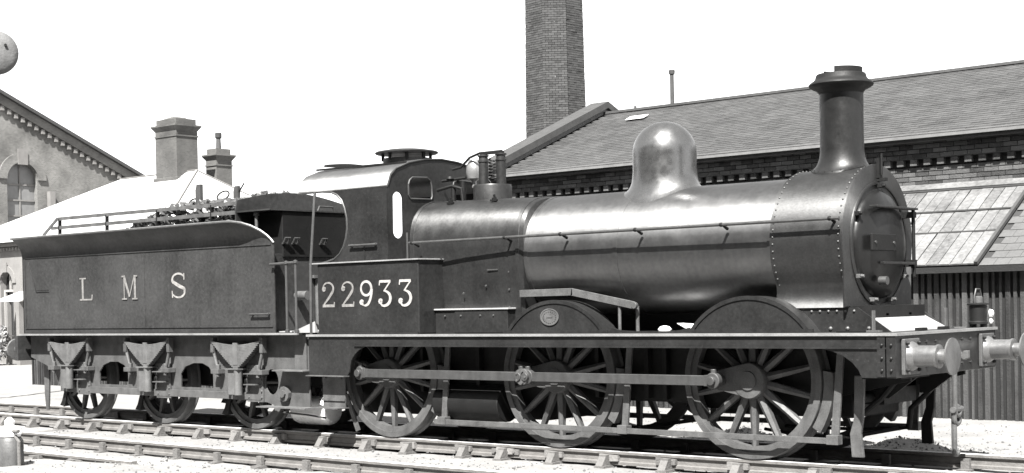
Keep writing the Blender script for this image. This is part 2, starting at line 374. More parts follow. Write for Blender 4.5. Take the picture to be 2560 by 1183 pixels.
# ================================================================== LOCOMOTIVE
loco = thing('steam_locomotive', 'black six wheeled steam locomotive with 22933 on its cab side', 'locomotive', None, (0, 0, 0))
FY = 1.14; FZ = 1.245
# footplate and valances
MB().box(-6.14, 1.72, -FY, FY, FZ-.012, FZ+.010).build('footplate', fpm, loco, 0)
for s_ in (-1, 1): MB().box(-6.142, 1.722, s_*1.095, s_*1.143, FZ-.014, FZ+.0125).build('footplate_edge', litedgem, loco, 0)  # separate pale strip draws the lit rim of the footplate top
MB().box(1.68, 1.723, -1.094, 1.094, FZ-.014, FZ+.0125).build('footplate_edge', litedgem, loco, 0)
def side_sheet(s):
    y0, y1 = s*1.118, s*1.098
    out = [(-6.12, .76), (-5.44, .76)] + [(-5.40, .80), (-5.385, .87), (-5.36, .95), (-5.30, 1.02), (-5.22, 1.075), (-5.12, 1.11), (-5.05, 1.12)] + \
          [(.80, 1.122), (.95, 1.112), (1.08, 1.085), (1.18, 1.045), (1.27, .985), (1.33, .915), (1.36, .85), (1.61, .85), (1.61, FZ-.013), (-6.12, FZ-.013)]
    MB().plate(out, [], 'y', y0, y1).build('valance', paint, loco, 0)
    MB().box(-5.30, 1.61, s*1.120, s*1.135, 1.113, 1.127).build('valance_bead', paint, loco, 0)
for s in (-1, 1): side_sheet(s)
# steps behind the valance end
for s in (-1, 1):
    m = MB().box(-6.10, -5.42, s*1.10, s*1.20, .745, .757).box(-5.96, -5.56, s*1.03, s*1.045, .36, .745).box(-6.0, -5.54, s*1.0, s*1.2, .35, .363).box(-5.97, -5.56, s*1.045, s*1.06, .44, .47)
    for q in (-5.9, -5.62): m.cyl((q, s*1.05, .72), (q, s*1.07, .72), .012, n=6)
    m.build('footstep', ironw, loco, 0)
# main frames
for s in (-1, 1):
    MB().plate([(-6.1, .62), (-5.6, .50), (-4.4, .50), (-4.1, .62), (-3.3, .62), (-3.1, .50), (-1.9, .50), (-1.6, .53), (-.8, .53), (-.6, .48), (.55, .48), (.8, .62), (1.60, .80), (1.60, 1.23), (-6.1, 1.23)], [], 'y', s*.62, s*.595).build('main_frame', iron, loco, 0)
for i, x in enumerate((-4.62, -3.72, -2.0, -1.35, -1.12, -.78, .62)):
    MB().box(x, x+.05, -.70, -.625, .56, 1.23).build('frame_stretcher', iron, loco, 0, bevel=.005)
MB().box(-5.95, -2.75, -.55, .55, .27, .62).build('ashpan', iron, loco, 0, bevel=.02)
MB().lathe([(.2, 0), (.21, .01), (.21, 1.0), (.2, 1.01)], (-4.28, -.66, .45), (1, 0, 0), 20).build('ashpan_damper_drum', iron, loco)
MB().box(.2, 1.2, -.58, .58, .70, 1.5).build('cylinder_block', iron, loco)
MB().box(-.55, .95, -.5, .5, .42, .70).build('wheel_gap_blocker', iron, loco, 0, bevel=.02)  # dark box added to block bright ground behind the front wheel
MB().box(-2.9, .2, -.40, .40, 1.0, 1.235).build('motion_plate', iron, loco, 0)
MB().tube([(-2.5, -.25, .75), (-1.5, -.25, .60), (-.2, -.25, .70)], .03).tube([(-2.4, .2, .7), (-.6, .2, .78), (.4, .2, .9)], .03).build('valve_rods', iron, loco)
MB().box(-2.95, .19, .05, .09, 1.26, 1.56).build('daylight_blocker', iron, loco, 0)  # dark plate added to close off daylight under the boiler
# wheels
w0 = make_wheel(loco, .782, 14, .185, .31)
w0.location = (0, 0, .782)
for x in (-2.438, -5.03): copy_tree(w0, loco, (x, 0, .782))
for x in (0, -2.438, -5.03): copy_tree(w0, loco, (x, 0, .782), (0, 0, 0), (1, -1, 1))
for x in (0, -2.438, -5.03): MB().cyl((x, -.7, .782), (x, .7, .782), .085, n=16).build('axle', iron, loco)
# coupling rods, pins at x-.31
for s in (-1, 1):
    y = s*.985; 
    def rod(x0, x1, dy):
        m = MB().box(x0+.09, x1-.09, y+dy-.028, y+dy+.028, .735, .835)
        for xx in (x0, x1):
            m.lathe([(.075, -.036), (.082, -.03), (.082, .03), (.075, .036)], (xx, y+dy, .785), (0, 1, 0), 22)
            m.cyl((xx, y+dy-s*.036, .785), (xx, y+dy+s*.075, .785), .045, n=14)
            m.cyl((xx, y+dy, .86), (xx, y+dy, .90), .03, n=10)
            m.box(xx-.1 if xx == x1 else xx+.04, xx-.04 if xx == x1 else xx+.1, y+dy-.034, y+dy+.034, .73, .84)
        return m.build('coupling_rod', steel, loco, 35, bevel=.004)
    rod(-5.34, -2.70, 0); rod(-2.80, -.31, 0)
    m = MB().cyl((-2.75, y-.06, .785), (-2.75, y+.06, .785), .09, n=18)
    for a in range(5): m.cyl((-2.75+.065*math.cos(a*1.256), y, .785+.065*math.sin(a*1.256)), (-2.75+.065*math.cos(a*1.256), y+s*.085, .785+.065*math.sin(a*1.256)), .014, n=6)
    m.build('rod_joint', ironw, loco)
# brake gear
for s in (-1, 1):
    MB().box(-4.22, .90, s*.885, s*.905, .205, .262).build('brake_pull_rod', ironw, loco, 0, bevel=.003)
    MB().box(-4.2, -2.5, s*.907, s*.912, .196, .208).box(-2.30, -2.05, s*.907, s*.912, .196, .208).build('pull_rod_strip', steel, loco, 0)
    for x in (0, -2.438, -5.03):
        MB().loft([[(x+.985, s*.84, 1.12), (x+1.055, s*.84, 1.12), (x+1.055, s*.87, 1.12), (x+.985, s*.87, 1.12)], [(x+.90, s*.84, .24), (x+.98, s*.84, .24), (x+.98, s*.87, .24), (x+.90, s*.87, .24)]]).box(x+.88, x+1.0, s*.82, s*.92, .20, .29).build('brake_hanger', ironw, loco, 0, bevel=.004)
        a = arc(x, .782, .80, -33, 8, 8); b = arc(x, .782, .90, 6, -33, 8)
        MB().plate(a+b, [], 'y', s*.80, s*.70).build('brake_block', ironw, loco, 0, bevel=.004)
    for x in (0.9, -1.53, -4.08): MB().cyl((x, -.9, .24), (x, .9, .24), .022, n=8).build('brake_beam', iron, loco)
# buffer beam
MB().box(1.612, 1.70, -1.125, 1.125, .85, FZ-.013).build('buffer_beam', paint, loco, 0, bevel=.006)
m = MB()
for s in (-1, 1): m.box(1.52, 1.611, s*1.119, s*1.134, .86, 1.23).box(1.60, 1.70, s*1.126, s*1.134, .86, 1.23)
each(m, 'beam_angle', paint, loco, 0)
m = MB()
for s in (-1, 1):
    for z in (.92, 1.03, 1.15): m.lathe([(.013, 0), (.013, .012), (.006, .02)], (1.57, s*1.134, z), (0, s, 0), 8).lathe([(.013, 0), (.013, .012), (.006, .02)], (1.66, s*1.134, z), (0, s, 0), 8)
for y in (-.5, -.3, .3, .5):
    for z in (.93, 1.16): m.lathe([(.015, 0), (.015, .012), (.006, .02)], (1.70, y, z), (1, 0, 0), 8)
m.build('beam_rivets', paint, loco, kind='stuff')
for s in (-1, 1):
    m = MB().box(1.702, 1.735, s*.864-.16, s*.864+.16, .875, 1.20)
    b = m.build('buffer', ironw, loco, 0, bevel=.006)
    MB().lathe([(.135, 0), (.118, .03), (.098, .05), (.098, .235), (.108, .24), (.108, .262), (.095, .268)], (1.735, s*.864, 1.04), (1, 0, 0), 28).build('buffer_casing', casem, b)
    MB().cyl((2.0, s*.864, 1.04), (2.10, s*.864, 1.04), .065, n=20).build('buffer_plunger', casem, b)
    MB().lathe([(.05, -.015), (.15, 0), (.168, .008), (.168, .022), (.10, .032), (.02, .036)], (2.10, s*.864, 1.04), (1, 0, 0), 32).build('buffer_head', ironw, b)
    m = MB()
    for dy in (-.12, .12):
        for z in (.915, 1.16): m.lathe([(.018, 0), (.018, .014), (.01, .03)], (1.735, s*.864+dy, z), (1, 0, 0), 6)
    m.build('buffer_bolts', iron, b, 0, kind='stuff')
# draw hook and screw coupling
MB().plate([(1.70, 1.01), (1.80, 1.01), (1.86, .97), (1.90, .99), (1.90, 1.06), (1.86, 1.06), (1.83, 1.03), (1.80, 1.08), (1.70, 1.09)], [], 'y', -.03, .03).build('draw_hook', ironw, loco, 0, bevel=.006)
def link(x, z0, z1, wy, r, name='coupling_link'):
    pts = [(wy*math.cos(a), (z0 if math.sin(a) < 0 else z1) + wy*math.sin(a)*(1)) for a in [2*math.pi*i/24 for i in range(25)]]
    return MB().tube([(x, p[0], p[1]) for p in pts], r).build(name, ironw, loco)
link(1.78, .50, .98, .058, .024); link(1.77, .42, .47, .06, .026); link(1.76, .11, .44, .038, .027)
MB().cyl((1.775, -.10, .50), (1.775, .10, .50), .03, n=10).build('coupling_screw', ironw, loco)
# guard irons
for s in (-1, 1):
    MB().loft([[(1.12, s*.80, .85), (1.22, s*.80, .85), (1.22, s*.76, .85), (1.12, s*.76, .85)], [(1.11, s*.80, .45), (1.20, s*.80, .45), (1.20, s*.76, .45), (1.11, s*.76, .45)], [(1.06, s*.79, .30), (1.17, s*.79, .30), (1.17, s*.75, .30), (1.06, s*.75, .30)], [(1.07, s*.78, .08), (1.19, s*.78, .08), (1.19, s*.74, .08), (1.07, s*.74, .08)]]).build('guard_iron', ironw if s < 0 else iron, loco, 0, bevel=.005)
    MB().tube([(1.45, s*.5, .85), (1.25, s*.52, .62), (1.05, s*.55, .45), (1.0, s*.6, .25)], .03).tube([(1.0, s*.6, .25), (.5, s*.5, .22), (-.2, s*.2, .25)], .018).build('brake_lever', iron, loco)
MB().cyl((1.05, -.55, .62), (1.05, .55, .62), .05).box(.75, 1.2, -.35, .35, .55, .85).plate([(1.2, .85), (1.62, .85), (1.3, .62), (1.2, .62)], [], 'y', -.46, -.43).plate([(1.2, .85), (1.62, .85), (1.3, .62), (1.2, .62)], [], 'y', .43, .46).build('brake_shaft', iron, loco)
MB().plate([(1.3, -1.0), (1.64, -.9), (1.64, -.3), (1.3, -.5)], [], 'z', .83, .845).build('beam_gusset', iron, loco, 0)
MB().bar((-5.80, -.8, .50), (-5.60, -.8, .06), .06, .025, (0, 1, 0)).build('guard_iron', ironw, loco, 0)

# ---- smokebox, barrel, firebox
BZ = 2.13
def arch(r, zb, hw, n=28, cx=0):
    pts = [(-hw, zb)] + [(-hw, BZ - .25)]
    pts += [(r*math.cos(R(180-180*i/n)), BZ + r*math.sin(R(180-180*i/n))) for i in range(n+1)]
    return pts + [(hw, BZ-.25), (hw, zb)]
def aring(x, r, zb, hw): return [(x, a, b) for a, b in arch(r, zb, hw)]
def wrap(x, r):
    p = [(-.66, 1.49), (-.635, 1.53), (-.617, 1.58), (-.607, 1.64), (-.612, 1.70)]
    p += [(r*math.cos(R(a)), BZ+r*math.sin(R(a))) for a in range(212, -33, -6)]
    p += [(-a, b) for a, b in reversed(p[:5])]
    return [(x, a, b) for a, b in p]
MB().loft([wrap(.20, .735), wrap(.975, .738)]).build('smokebox', smokeb, loco, 40)
fr = arch(.758, 1.49, .72)
MB().loft([[(.976, a, b) for a, b in fr], [(.992, a, b) for a, b in fr], [(.998, a*.985, BZ+(b-BZ)*.985) for a, b in fr]]).build('smokebox_front', smokeb, loco, 30)
m = MB()
for x, r in ((.235, .736), (.945, .739)):
    for i in range(46):
        a = R(-34+248*i/45); m.lathe([(.010, 0), (.009, .006), (.003, .010)], (x, -r*math.cos(a), BZ+r*math.sin(a)), (0, -math.cos(a), math.sin(a)), 7)
m.build('smokebox_rivets', ironw, loco, kind='stuff')
# door
dr = MB().lathe([(.535, 0), (.53, .02), (.50, .045), (.42, .085), (.30, .118), (.16, .138), (.02, .145)], (.998, 0, 2.10), (1, 0, 0), 56); door = dr.build('smokebox_door', doorp, loco, 50)
MB().lathe([(.615, 0), (.615, .012), (.595, .016), (.585, .012), (.585, 0)], (.998, 0, 2.10), (1, 0, 0), 56, False).build('door_ring', smokeb, door)
MB().box(1.10, 1.185, -.40, .50, 2.445, 2.465).box(1.10, 1.16, -.22, .47, 1.90, 1.925).build('hinge_strap', paint, door, 0, bevel=.004)
MB().cyl((1.13, .50, 1.78), (1.13, .50, 2.47), .018).box(1.0, 1.15, .46, .53, 2.37, 2.43).box(1.0, 1.15, .46, .53, 1.88, 1.95).build('hinge_pin', iron, door)
MB().box(1.135, 1.16, -.46, .05, 2.03, 2.19).build('number_plate', iron, door, 0, bevel=.006)
MB().cyl((1.16, -.40, 2.11), (1.172, -.40, 2.11), .014, n=8).cyl((1.16, -.01, 2.11), (1.172, -.01, 2.11), .014, n=8).build('plate_bolts', steel, door, kind='stuff')
MB().cyl((1.12, -.24, 1.74), (1.20, -.24, 1.74), .042, n=14).build('door_dart', steel, door)
for a in (90, 150, 213, 250, 290, 327, 30):
    y = .575*math.cos(R(a)); z = 2.10+.575*math.sin(R(a))
    MB().box(1.0, 1.05, y-.035, y+.035, z-.02, z+.02).cyl((1.0, y, z), (1.08, y, z), .016, n=8).build('door_clamp', ironw if z < 2.1 else iron, door, 0, bevel=.003)
MB().box(1.0, 1.03, -.03, .03, 2.74, 2.95).box(1.0, 1.09, -.03, .03, 2.72, 2.75).cyl((1.04, 0, 2.78), (1.04, 0, 2.99), .012).build('lamp_iron', iron, loco, 0)
# barrel and firebox
def ring(x, r, n=48): return [(x, r*math.cos(R(-90+360*i/n)), BZ+r*math.sin(R(-90+360*i/n))) for i in range(n)]
MB().loft([ring(-3.25, .685), ring(-1.75, .683), ring(.199, .675)]).build('boiler_barrel', boilerp, loco, 50)
for x, r in ((-2.955, .687), (-1.72, .685), (.165, .678)):
    MB().lathe([(r-.004, -.028), (r+.003, -.026), (r+.003, .026), (r-.004, .028)], (x, 0, BZ), (1, 0, 0), 64, False).build('boiler_band', boilerp, loco, 40)
def fbx(x, hw, top, sh, inset):
    # sh: shoulder radius-ish superellipse
    pts = [(-hw*.93, 1.26), (-hw, 1.9), (-hw, BZ+.08)]
    for i in range(1, 24):
        a = math.pi - math.pi*i/24; e = .72
        pts.append((hw*math.copysign(abs(math.cos(a))**e, math.cos(a)), BZ+.08+(top-BZ-.08)*abs(math.sin(a))**e))
    pts += [(hw, BZ+.08), (hw, 1.9), (hw*.93, 1.26)]
    return [(x, a, b) for a, b in pts]
MB().loft([fbx(-4.86, .60, 2.865, 0, 0), fbx(-3.9, .665, 2.845, 0, 0), fbx(-3.02, .705, 2.815, 0, 0), fbx(-2.985, .690, 2.80, 0, 0)]).build('firebox', firep, loco, 50)
for x, hw, t in ((-4.80, .606, 2.872), (-3.06, .709, 2.821)):
    o_ = [[p for p in fbx(x+dx, hw+e, t+e, 0, 0)] for dx, e in ((-.025, -.006), (-.022, .004), (.022, .004), (.025, -.006))]
    MB().loft(o_, True, False).build('cladding_band', firep, loco, 30)
MB().box(-3.52, -3.36, -.702, -.694, 1.975, 1.99).build('washout_plate', steel, loco, 0)
m = MB()
for x, z in ((-3.20, 1.35), (-3.20, 1.55), (-3.20, 1.75), (-3.20, 1.95), (-3.55, 1.80), (-3.9, 1.72)): m.lathe([(.014, 0), (.01, .012)], (x, -.69, z), (0, -1, 0), 8)
m.build('firebox_studs', steel, loco, kind='stuff')
m = MB()
for x, y, z in ((-4.37, -.36, 2.81), (-3.66, -.38, 2.80)):
    m.cyl((x, y, z-.02), (x, y-.01, z+.035), .028, n=8).cyl((x, y, z+.03), (x, y-.01, z+.07), .014, n=8).box(x-.05, x+.05, y-.03, y+.0, z-.01, z+.012)
each(m, 'washout_plug', iron, loco)
# handrail
for s in (-1, 1):
    MB().tube([(-4.66, s*.815, 2.335), (1.0, s*.815, 2.335)] , .016).build('boiler_handrail', steel, loco)
    m = MB()
    for x in (-4.6, -3.15, -2.35, -1.35, -.30, .90): m.loft([[(x+.02*math.cos(a), s*.70, 2.30+.02*math.sin(a)) for a in [k*1.047 for k in range(6)]], [(x+.012*math.cos(a), s*.80, 2.335+.012*math.sin(a)) for a in [k*1.047 for k in range(6)]]]).lathe([(.0, -.024), (.02, -.014), (.024, 0), (.02, .014), (0, .024)], (x, s*.815, 2.335), (1, 0, 0), 10)
    each(m, 'handrail_knob', iron, loco)
# dome, chimney : lathes saddled on the barrel
def saddle(prof, cx, Rb, name, m, n=40, cap=True, parent=None):
    mb = MB(); rings = []
    for r, z, wgt in prof:
        rg = []
        for i in range(n):
            a = 2*math.pi*i/n; x = cx+r*math.cos(a); y = r*math.sin(a)
            drop = Rb - math.sqrt(max(Rb*Rb-y*y, .001)); rg.append((x, y, z - drop*wgt))
        rings.append(rg)
    mb.loft(rings, True, cap); return mb.build(name, m, parent or loco, 50)
DT = BZ+.683
dome = [(.455, DT-.005, 1), (.43, DT+.010, .97), (.405, DT+.025, .88), (.383, DT+.05, .70), (.366, DT+.085, .45), (.356, DT+.13, .18), (.35, DT+.19, 0), (.35, 3.18, 0)]
dome += [(.35*math.cos(R(a)), 3.20+.345*math.sin(R(a)), 0) for a in range(6, 90, 6)] + [(.004, 3.545, 0)]
saddle(dome, -1.52, .684, 'dome', domep, 56)
CT = BZ+.736
chim = [(.305, CT-.01, 1), (.305, CT+.012, 1), (.285, CT+.02, .95), (.257, CT+.042, .72), (.238, CT+.078, .42), (.225, CT+.12, .18), (.217, CT+.18, 0), (.214, 3.3, 0), (.218, 3.66, 0)]
ch = saddle(chim, .617, .736, 'chimney', chimb, 44)
MB().lathe([(.214, 3.60), (.222, 3.63), (.245, 3.655), (.285, 3.672), (.314, 3.692), (.320, 3.706), (.314, 3.720), (.292, 3.736), (.268, 3.752), (.253, 3.772), (.247, 3.80), (.24, 3.812), (.19, 3.812), (.19, 3.70)], (.617, 0, 0), (0, 0, 1), 44, False).build('chimney_cap', iron, ch)
cp = MB(); n = 20; rg = [[], [], [], []]
for i in range(n+1):
    a = R(-80+250*i/n); 
    for k, (r, z) in enumerate(((.213, 3.79), (.213, 3.87), (.198, 3.87), (.198, 3.79))): rg[k].append((.617+r*math.cos(a), r*math.sin(a), z))
cp.loft([list(q) for q in zip(*rg)]); cp.build('capuchon', iron, ch)
m = MB()
for i in range(22):
    a = R(i*360/22); x = .617+.29*math.cos(a); y = .29*math.sin(a); z = CT+.012-(.736-math.sqrt(.736**2-y*y)); m.lathe([(.011, 0), (.008, .012)], (x, y, z), (0, 0, 1), 6)
m.build('flange_bolts', iron, ch, kind='stuff')
# safety valves
sv = MB().lathe([(.23, 2.72), (.235, 3.0), (.225, 3.022), (.02, 3.03)], (-4.02, 0, 0), (0, 0, 1), 32).build('safety_valve_base', paint, loco)
for x in (-4.16, -3.88):
    MB().lathe([(.06, 3.02), (.058, 3.30), (.066, 3.305), (.066, 3.325), (.058, 3.33), (.056, 3.37), (.07, 3.375), (.07, 3.39), (.02, 3.40)], (x, 0, 0), (0, 0, 1), 18).build('valve_column', paint, sv)
m = MB(); pts = [(-4.02+.04*math.cos(i*.7), .04*math.sin(i*.7), 3.08+.0042*i) for i in range(62)]; m.tube(pts, .009, 5); m.build('valve_spring', iron, sv)
MB().tube([(-4.62, -.05, 3.25), (-4.50, -.03, 3.27), (-4.38, 0, 3.38), (-4.22, 0, 3.42), (-3.86, 0, 3.42)], .016).bar((-4.2, 0, 3.41), (-3.84, 0, 3.405), .035, .03).build('easing_lever', iron, sv)
MB().lathe([(.03, 3.02), (.03, 3.10), (.085, 3.13), (.10, 3.2), (.10, 3.28), (.06, 3.36), (.02, 3.38)], (-4.40, .10, 0), (0, 0, 1), 18).build('whistle_bell', brass, loco)
MB().cyl((-4.55, -.12, 2.84), (-4.55, -.12, 3.02), .03).tube([(-4.78, -.16, 3.0), (-4.55, -.14, 3.04), (-4.42, -.12, 3.0), (-4.40, -.12, 2.85)], .02).tube([(-4.8, -.05, 3.12), (-4.45, 0, 3.14)], .018).lathe([(.03, 0), (.05, .03), (.03, .06)], (-4.60, -.12, 3.10), (0, 0, 1), 10).cyl((-4.5, .0, 2.8), (-4.5, 0, 3.1), .035).build('steam_fittings', iron, loco)

# ---- splashers
def splasher(cx, r, ccz):
    for s in (-1, 1):
        a0 = math.degrees(math.asin((FZ+.012-ccz)/r))
        ar = arc(cx, ccz, r, a0, 180-a0, 26)
        sp = MB().plate(ar, [], 'y', s*.835, s*.60).build('splasher', paint, loco, 40)
        ar2 = arc(cx, ccz, r+.004, a0, 180-a0, 26); ar3 = arc(cx, ccz, r-.035, 180-a0-2, a0+2, 26)
        MB().plate(ar2+ar3, [], 'y', s*.837, s*.847).build('splasher_bead', paint, sp, 40)
        MB().box(cx-r*.86, cx+r*.86, s*.837, s*.85, FZ+.013, FZ+.045).build('bottom_angle', paint, sp, 0)
splasher(-2.44, .845, .772); splasher(0.0, .845, .772)
m = MB().lathe([(.001, 0), (.125, 0), (.13, .006), (.13, .012), (.115, .013), (.113, .008), (.001, .008)], (0, 0, 0), (0, -1, 0), 32)
for i in range(18):
    a = i*20; m.box(.088*math.cos(R(a))-.007, .088*math.cos(R(a))+.007, -.014, -.006, .088*math.sin(R(a))-.008, .088*math.sin(R(a))+.008)
m.box(-.04, .04, -.014, -.006, -.008, .008)
ow = m.build('works_plate', ironw, loco, 30); ow.location = (-2.50, -.836, 1.435); ow.scale = (1, 1, .72)
for s in (-1, 1):   # curved fillets and low curb between splashers
    MB().plate([(-1.72, FZ+.012), (-1.66, 1.31), (-1.55, 1.285), (-1.40, 1.275), (-.95, 1.275), (-.80, 1.285), (-.70, 1.31), (-.66, FZ+.012)], [], 'y', s*.833, s*.80).build('curb_plate', paint, loco, 0)
    MB().box(-3.95, -3.14, s*.60, s*.80, FZ+.012, 1.525).build('sand_box', paint, loco, 0, bevel=.01)
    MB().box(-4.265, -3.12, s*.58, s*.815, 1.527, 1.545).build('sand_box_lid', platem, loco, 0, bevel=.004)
    MB().box(-4.26, -3.952, s*.60, s*.79, FZ+.012, 1.525).build('sand_box_end', paint, loco, 0)
m = MB()
for x in (-4.1, -3.85, -3.55, -3.35): m.lathe([(.014, 0), (.008, .012)], (x, -.801, 1.46), (0, -1, 0), 8)
m.build('box_rivets', steel, loco, kind='stuff')
# reach rod
MB().bar((-3.0, -.74, 1.70), (-2.25, -.74, 1.705), .022, .080).bar((-2.27, -.74, 1.705), (-1.43, -.74, 1.545), .022, .080).lathe([(.035, -.02), (.035, .02)], (-1.43, -.74, 1.545), (0, 1, 0), 12).build('reach_rod', ironw, loco, 30, bevel=.003)
MB().cyl((-1.64, -.72, FZ), (-1.64, -.72, 1.56), .018).cyl((-1.45, -.66, FZ), (-1.45, -.66, 1.54), .02).build('reach_rod_bracket', ironw, loco)
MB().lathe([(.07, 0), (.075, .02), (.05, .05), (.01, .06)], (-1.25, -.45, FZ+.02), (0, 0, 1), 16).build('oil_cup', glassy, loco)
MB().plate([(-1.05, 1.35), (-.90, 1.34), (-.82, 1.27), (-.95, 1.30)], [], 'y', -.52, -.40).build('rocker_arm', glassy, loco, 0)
# frame extension beside smokebox saddle, front slope plate
for s in (-1, 1):
    MB().plate([(.20, FZ+.012), (1.42, FZ+.012), (1.08, 1.49), (.20, 1.49)], [], 'y', s*.64, s*.62).build('frame_extension', paint, loco, 0)
m = MB()
for i, x in enumerate((.60, .69, .78, .87, .96, 1.05)): m.lathe([(.014, 0), (.012, .01), (.004, .016)], (x, -.64, 1.455), (0, -1, 0), 8)
for x in (.52, .80, .98, 1.2): m.lathe([(.02, 0), (.018, .012), (.006, .02)], (x, -.64, 1.29), (0, -1, 0), 8)
m.build('extension_rivets', ironw, loco, kind='stuff')
m = MB().add([(1.0, -.615, 1.492), (1.0, .615, 1.492), (1.43, .615, 1.262), (1.43, -.615, 1.262), (1.0, -.615, 1.48), (1.0, .615, 1.48), (1.43, .615, 1.25), (1.43, -.615, 1.25)], [(0,1,2,3),(7,6,5,4),(0,3,7,4),(1,0,4,5),(2,1,5,6),(3,2,6,7)])
m.build('front_slope_plate', platem, loco, 0)  # whitened in colour for its sunlit slope
MB().box(.998, 1.03, -.62, .62, 1.492, 1.507).build('plate_lip', paint, loco, 0)
m = MB()
for y in (-.25, .25): m.cyl((1.16, y, 1.40), (1.17, y, 1.46), .02, n=8).box(1.12, 1.2, y-.03, y+.03, 1.405, 1.425)
each(m, 'plate_handle', iron, loco)
for y in (-.80, .80):
    MB().box(1.32, 1.335, y-.022, y+.022, FZ+.012, 1.46).box(1.26, 1.40, y-.03, y+.03, FZ+.012, FZ+.03).build('lamp_bracket', ironw, loco, 0)
each(MB().box(1.02, 1.30, -.95, -.90, FZ+.012, FZ+.03).box(1.5, 1.56, -.3, -.15, FZ+.012, FZ+.04).box(1.5, 1.56, .2, .35, FZ+.012, FZ+.04), 'footplate_bracket', iron, loco, 0)

# ---- cab
for s in (-1, 1):
    NB = MB().box(-6.0, -4.27, s*1.06, s*.62, FZ+.012, 2.12).build('cab_lower_side', paint, loco, 0, bevel=.012)
    MB().box(-6.12, -4.25, s*1.085, s*.60, 2.121, 2.138).build('side_ledge', litedgem, NB, 0, bevel=.004)  # ledge coloured pale for its sunlit top
    MB().box(-6.0, -4.27, s*1.062, s*1.085, FZ+.013, FZ+.035).build('bottom_angle', paint, NB, 0)
    # upper side sheet with C shaped cut-out, rear open
    outer = [(-4.86, 2.14), (-4.86, 3.03), (-6.42, 3.05), (-6.42, 3.035), (-6.0, 3.025), (-5.84, 3.01), (-5.73, 2.97), (-5.65, 2.90), (-5.60, 2.80), (-5.565, 2.68), (-5.56, 2.55), (-5.585, 2.43), (-5.63, 2.33), (-5.70, 2.245), (-5.80, 2.185), (-5.95, 2.15), (-6.02, 2.14)]
    MB().plate(outer, [], 'y', s*.955, s*.94).build('cab_side_sheet', paint, loco, 0)
    MB().tube([(a, s*.952, b) for a, b in outer[3:]], .014, 6).build('cutout_beading', steel, loco)
    MB().tube([(-5.50, s*.99, 2.335), (-5.03, s*.99, 2.335)], .013).cyl((-5.47, s*.95, 2.335), (-5.47, s*.99, 2.335), .018).cyl((-5.06, s*.95, 2.335), (-5.06, s*.99, 2.335), .018).build('cab_side_handrail', steel, loco)
    MB().box(-5.27, -5.255, s*.957, s*.963, 2.14, 2.33).build('sheet_joint', paint, loco, 0)
    MB().tube([(-6.09, s*1.10, 1.26), (-6.085, s*1.09, 2.1), (-6.10, s*.98, 3.02)], .018).build('cab_handrail', steel, loco)
    MB().cyl((-4.66, s*.83, 2.14), (-4.66, s*.83, 2.46), .014).build('rail_stanchion', steel, loco)
# cab front with spectacles and slots
hx = [(-.945, 2.14), (-.945, 3.03), (-.90, 3.15), (-.80, 3.235), (-.58, 3.315), (-.30, 3.37), (0, 3.39)]
hx = hx + [(-a, b) for a, b in reversed(hx[:-1])]
def spect(s): return [(s*a, b) for a, b in ((-.60, 3.06), (-.58, 3.11), (-.53, 3.145), (-.27, 3.155), (-.21, 3.12), (-.19, 3.05), (-.185, 2.93), (-.21, 2.89), (-.57, 2.885), (-.60, 2.93))]
def slot(s): return [(s*(-.785+.085*math.cos(R(t))), (2.875 if t < 180 else 2.485)+.085*math.sin(R(t))) for t in list(range(0, 181, 20))+list(range(180, 361, 20))]
cf = MB().plate(hx, [spect(-1), spect(1), slot(1), slot(-1)], 'x', -4.868, -4.85).build('cab_front_sheet', paint, loco, 0)
for s in (1, -1):
    MB().tube([(-4.845, a, b) for a, b in spect(s)+spect(s)[:1]], .011, 6).build('spectacle_rim', steel, cf)
MB().tube([(-4.848, a, b) for a, b in hx[1:-1]], .012, 6).build('front_beading', iron, cf)
# roof
n = 0; ro = []
prof = [(-.965, 3.03), (-.915, 3.165), (-.81, 3.25), (-.585, 3.33), (-.30, 3.385), (0, 3.405), (.30, 3.385), (.585, 3.33), (.81, 3.25), (.915, 3.165), (.965, 3.03)]
m = MB(); rings = []
for x in (-4.845, -6.45): rings.append([(x, a, b) for a, b in prof] + [(x, a*.985, b-.018) for a, b in reversed(prof)])
m.loft(rings); m.build('cab_roof', roofp, loco, 50)
each(MB().bar((-6.45, -.62, 3.345), (-4.86, -.62, 3.325), .03, .022).bar((-6.45, .62, 3.345), (-4.86, .62, 3.325), .03, .022), 'rain_strip', iron, loco, 0)
m = MB(); rr = [[], []]
for i in range(13):
    a = -.5+i/12.; rr[0].append((-6.44, a, 3.42+.035*math.cos(a*3.1))); rr[1].append((-6.44, a*1.02, 3.385+.02*math.cos(a*3.1)))
m.loft([[p for p in rr[0]+rr[1][::-1]], [(x+.05, y, z) for x, y, z in rr[0]+rr[1][::-1]]]); m.build('roof_rib', paint, loco, 40)
MB().lathe([(.30, 3.37), (.30, 3.45)], (-5.45, 0, 0), (0, 0, 1), 24).lathe([(.0, 3.565), (.25, 3.56), (.39, 3.535), (.405, 3.52), (.39, 3.508), (.0, 3.505)], (-5.45, 0, 0), (0, 0, 1), 32).build('roof_ventilator', paint, loco)
m = MB()
for a in range(8): m.cyl((-5.45+.3*math.cos(a*.785), .3*math.sin(a*.785), 3.42), (-5.45+.3*math.cos(a*.785), .3*math.sin(a*.785), 3.52), .02, n=6)
each(m, 'ventilator_leg', iron, loco)
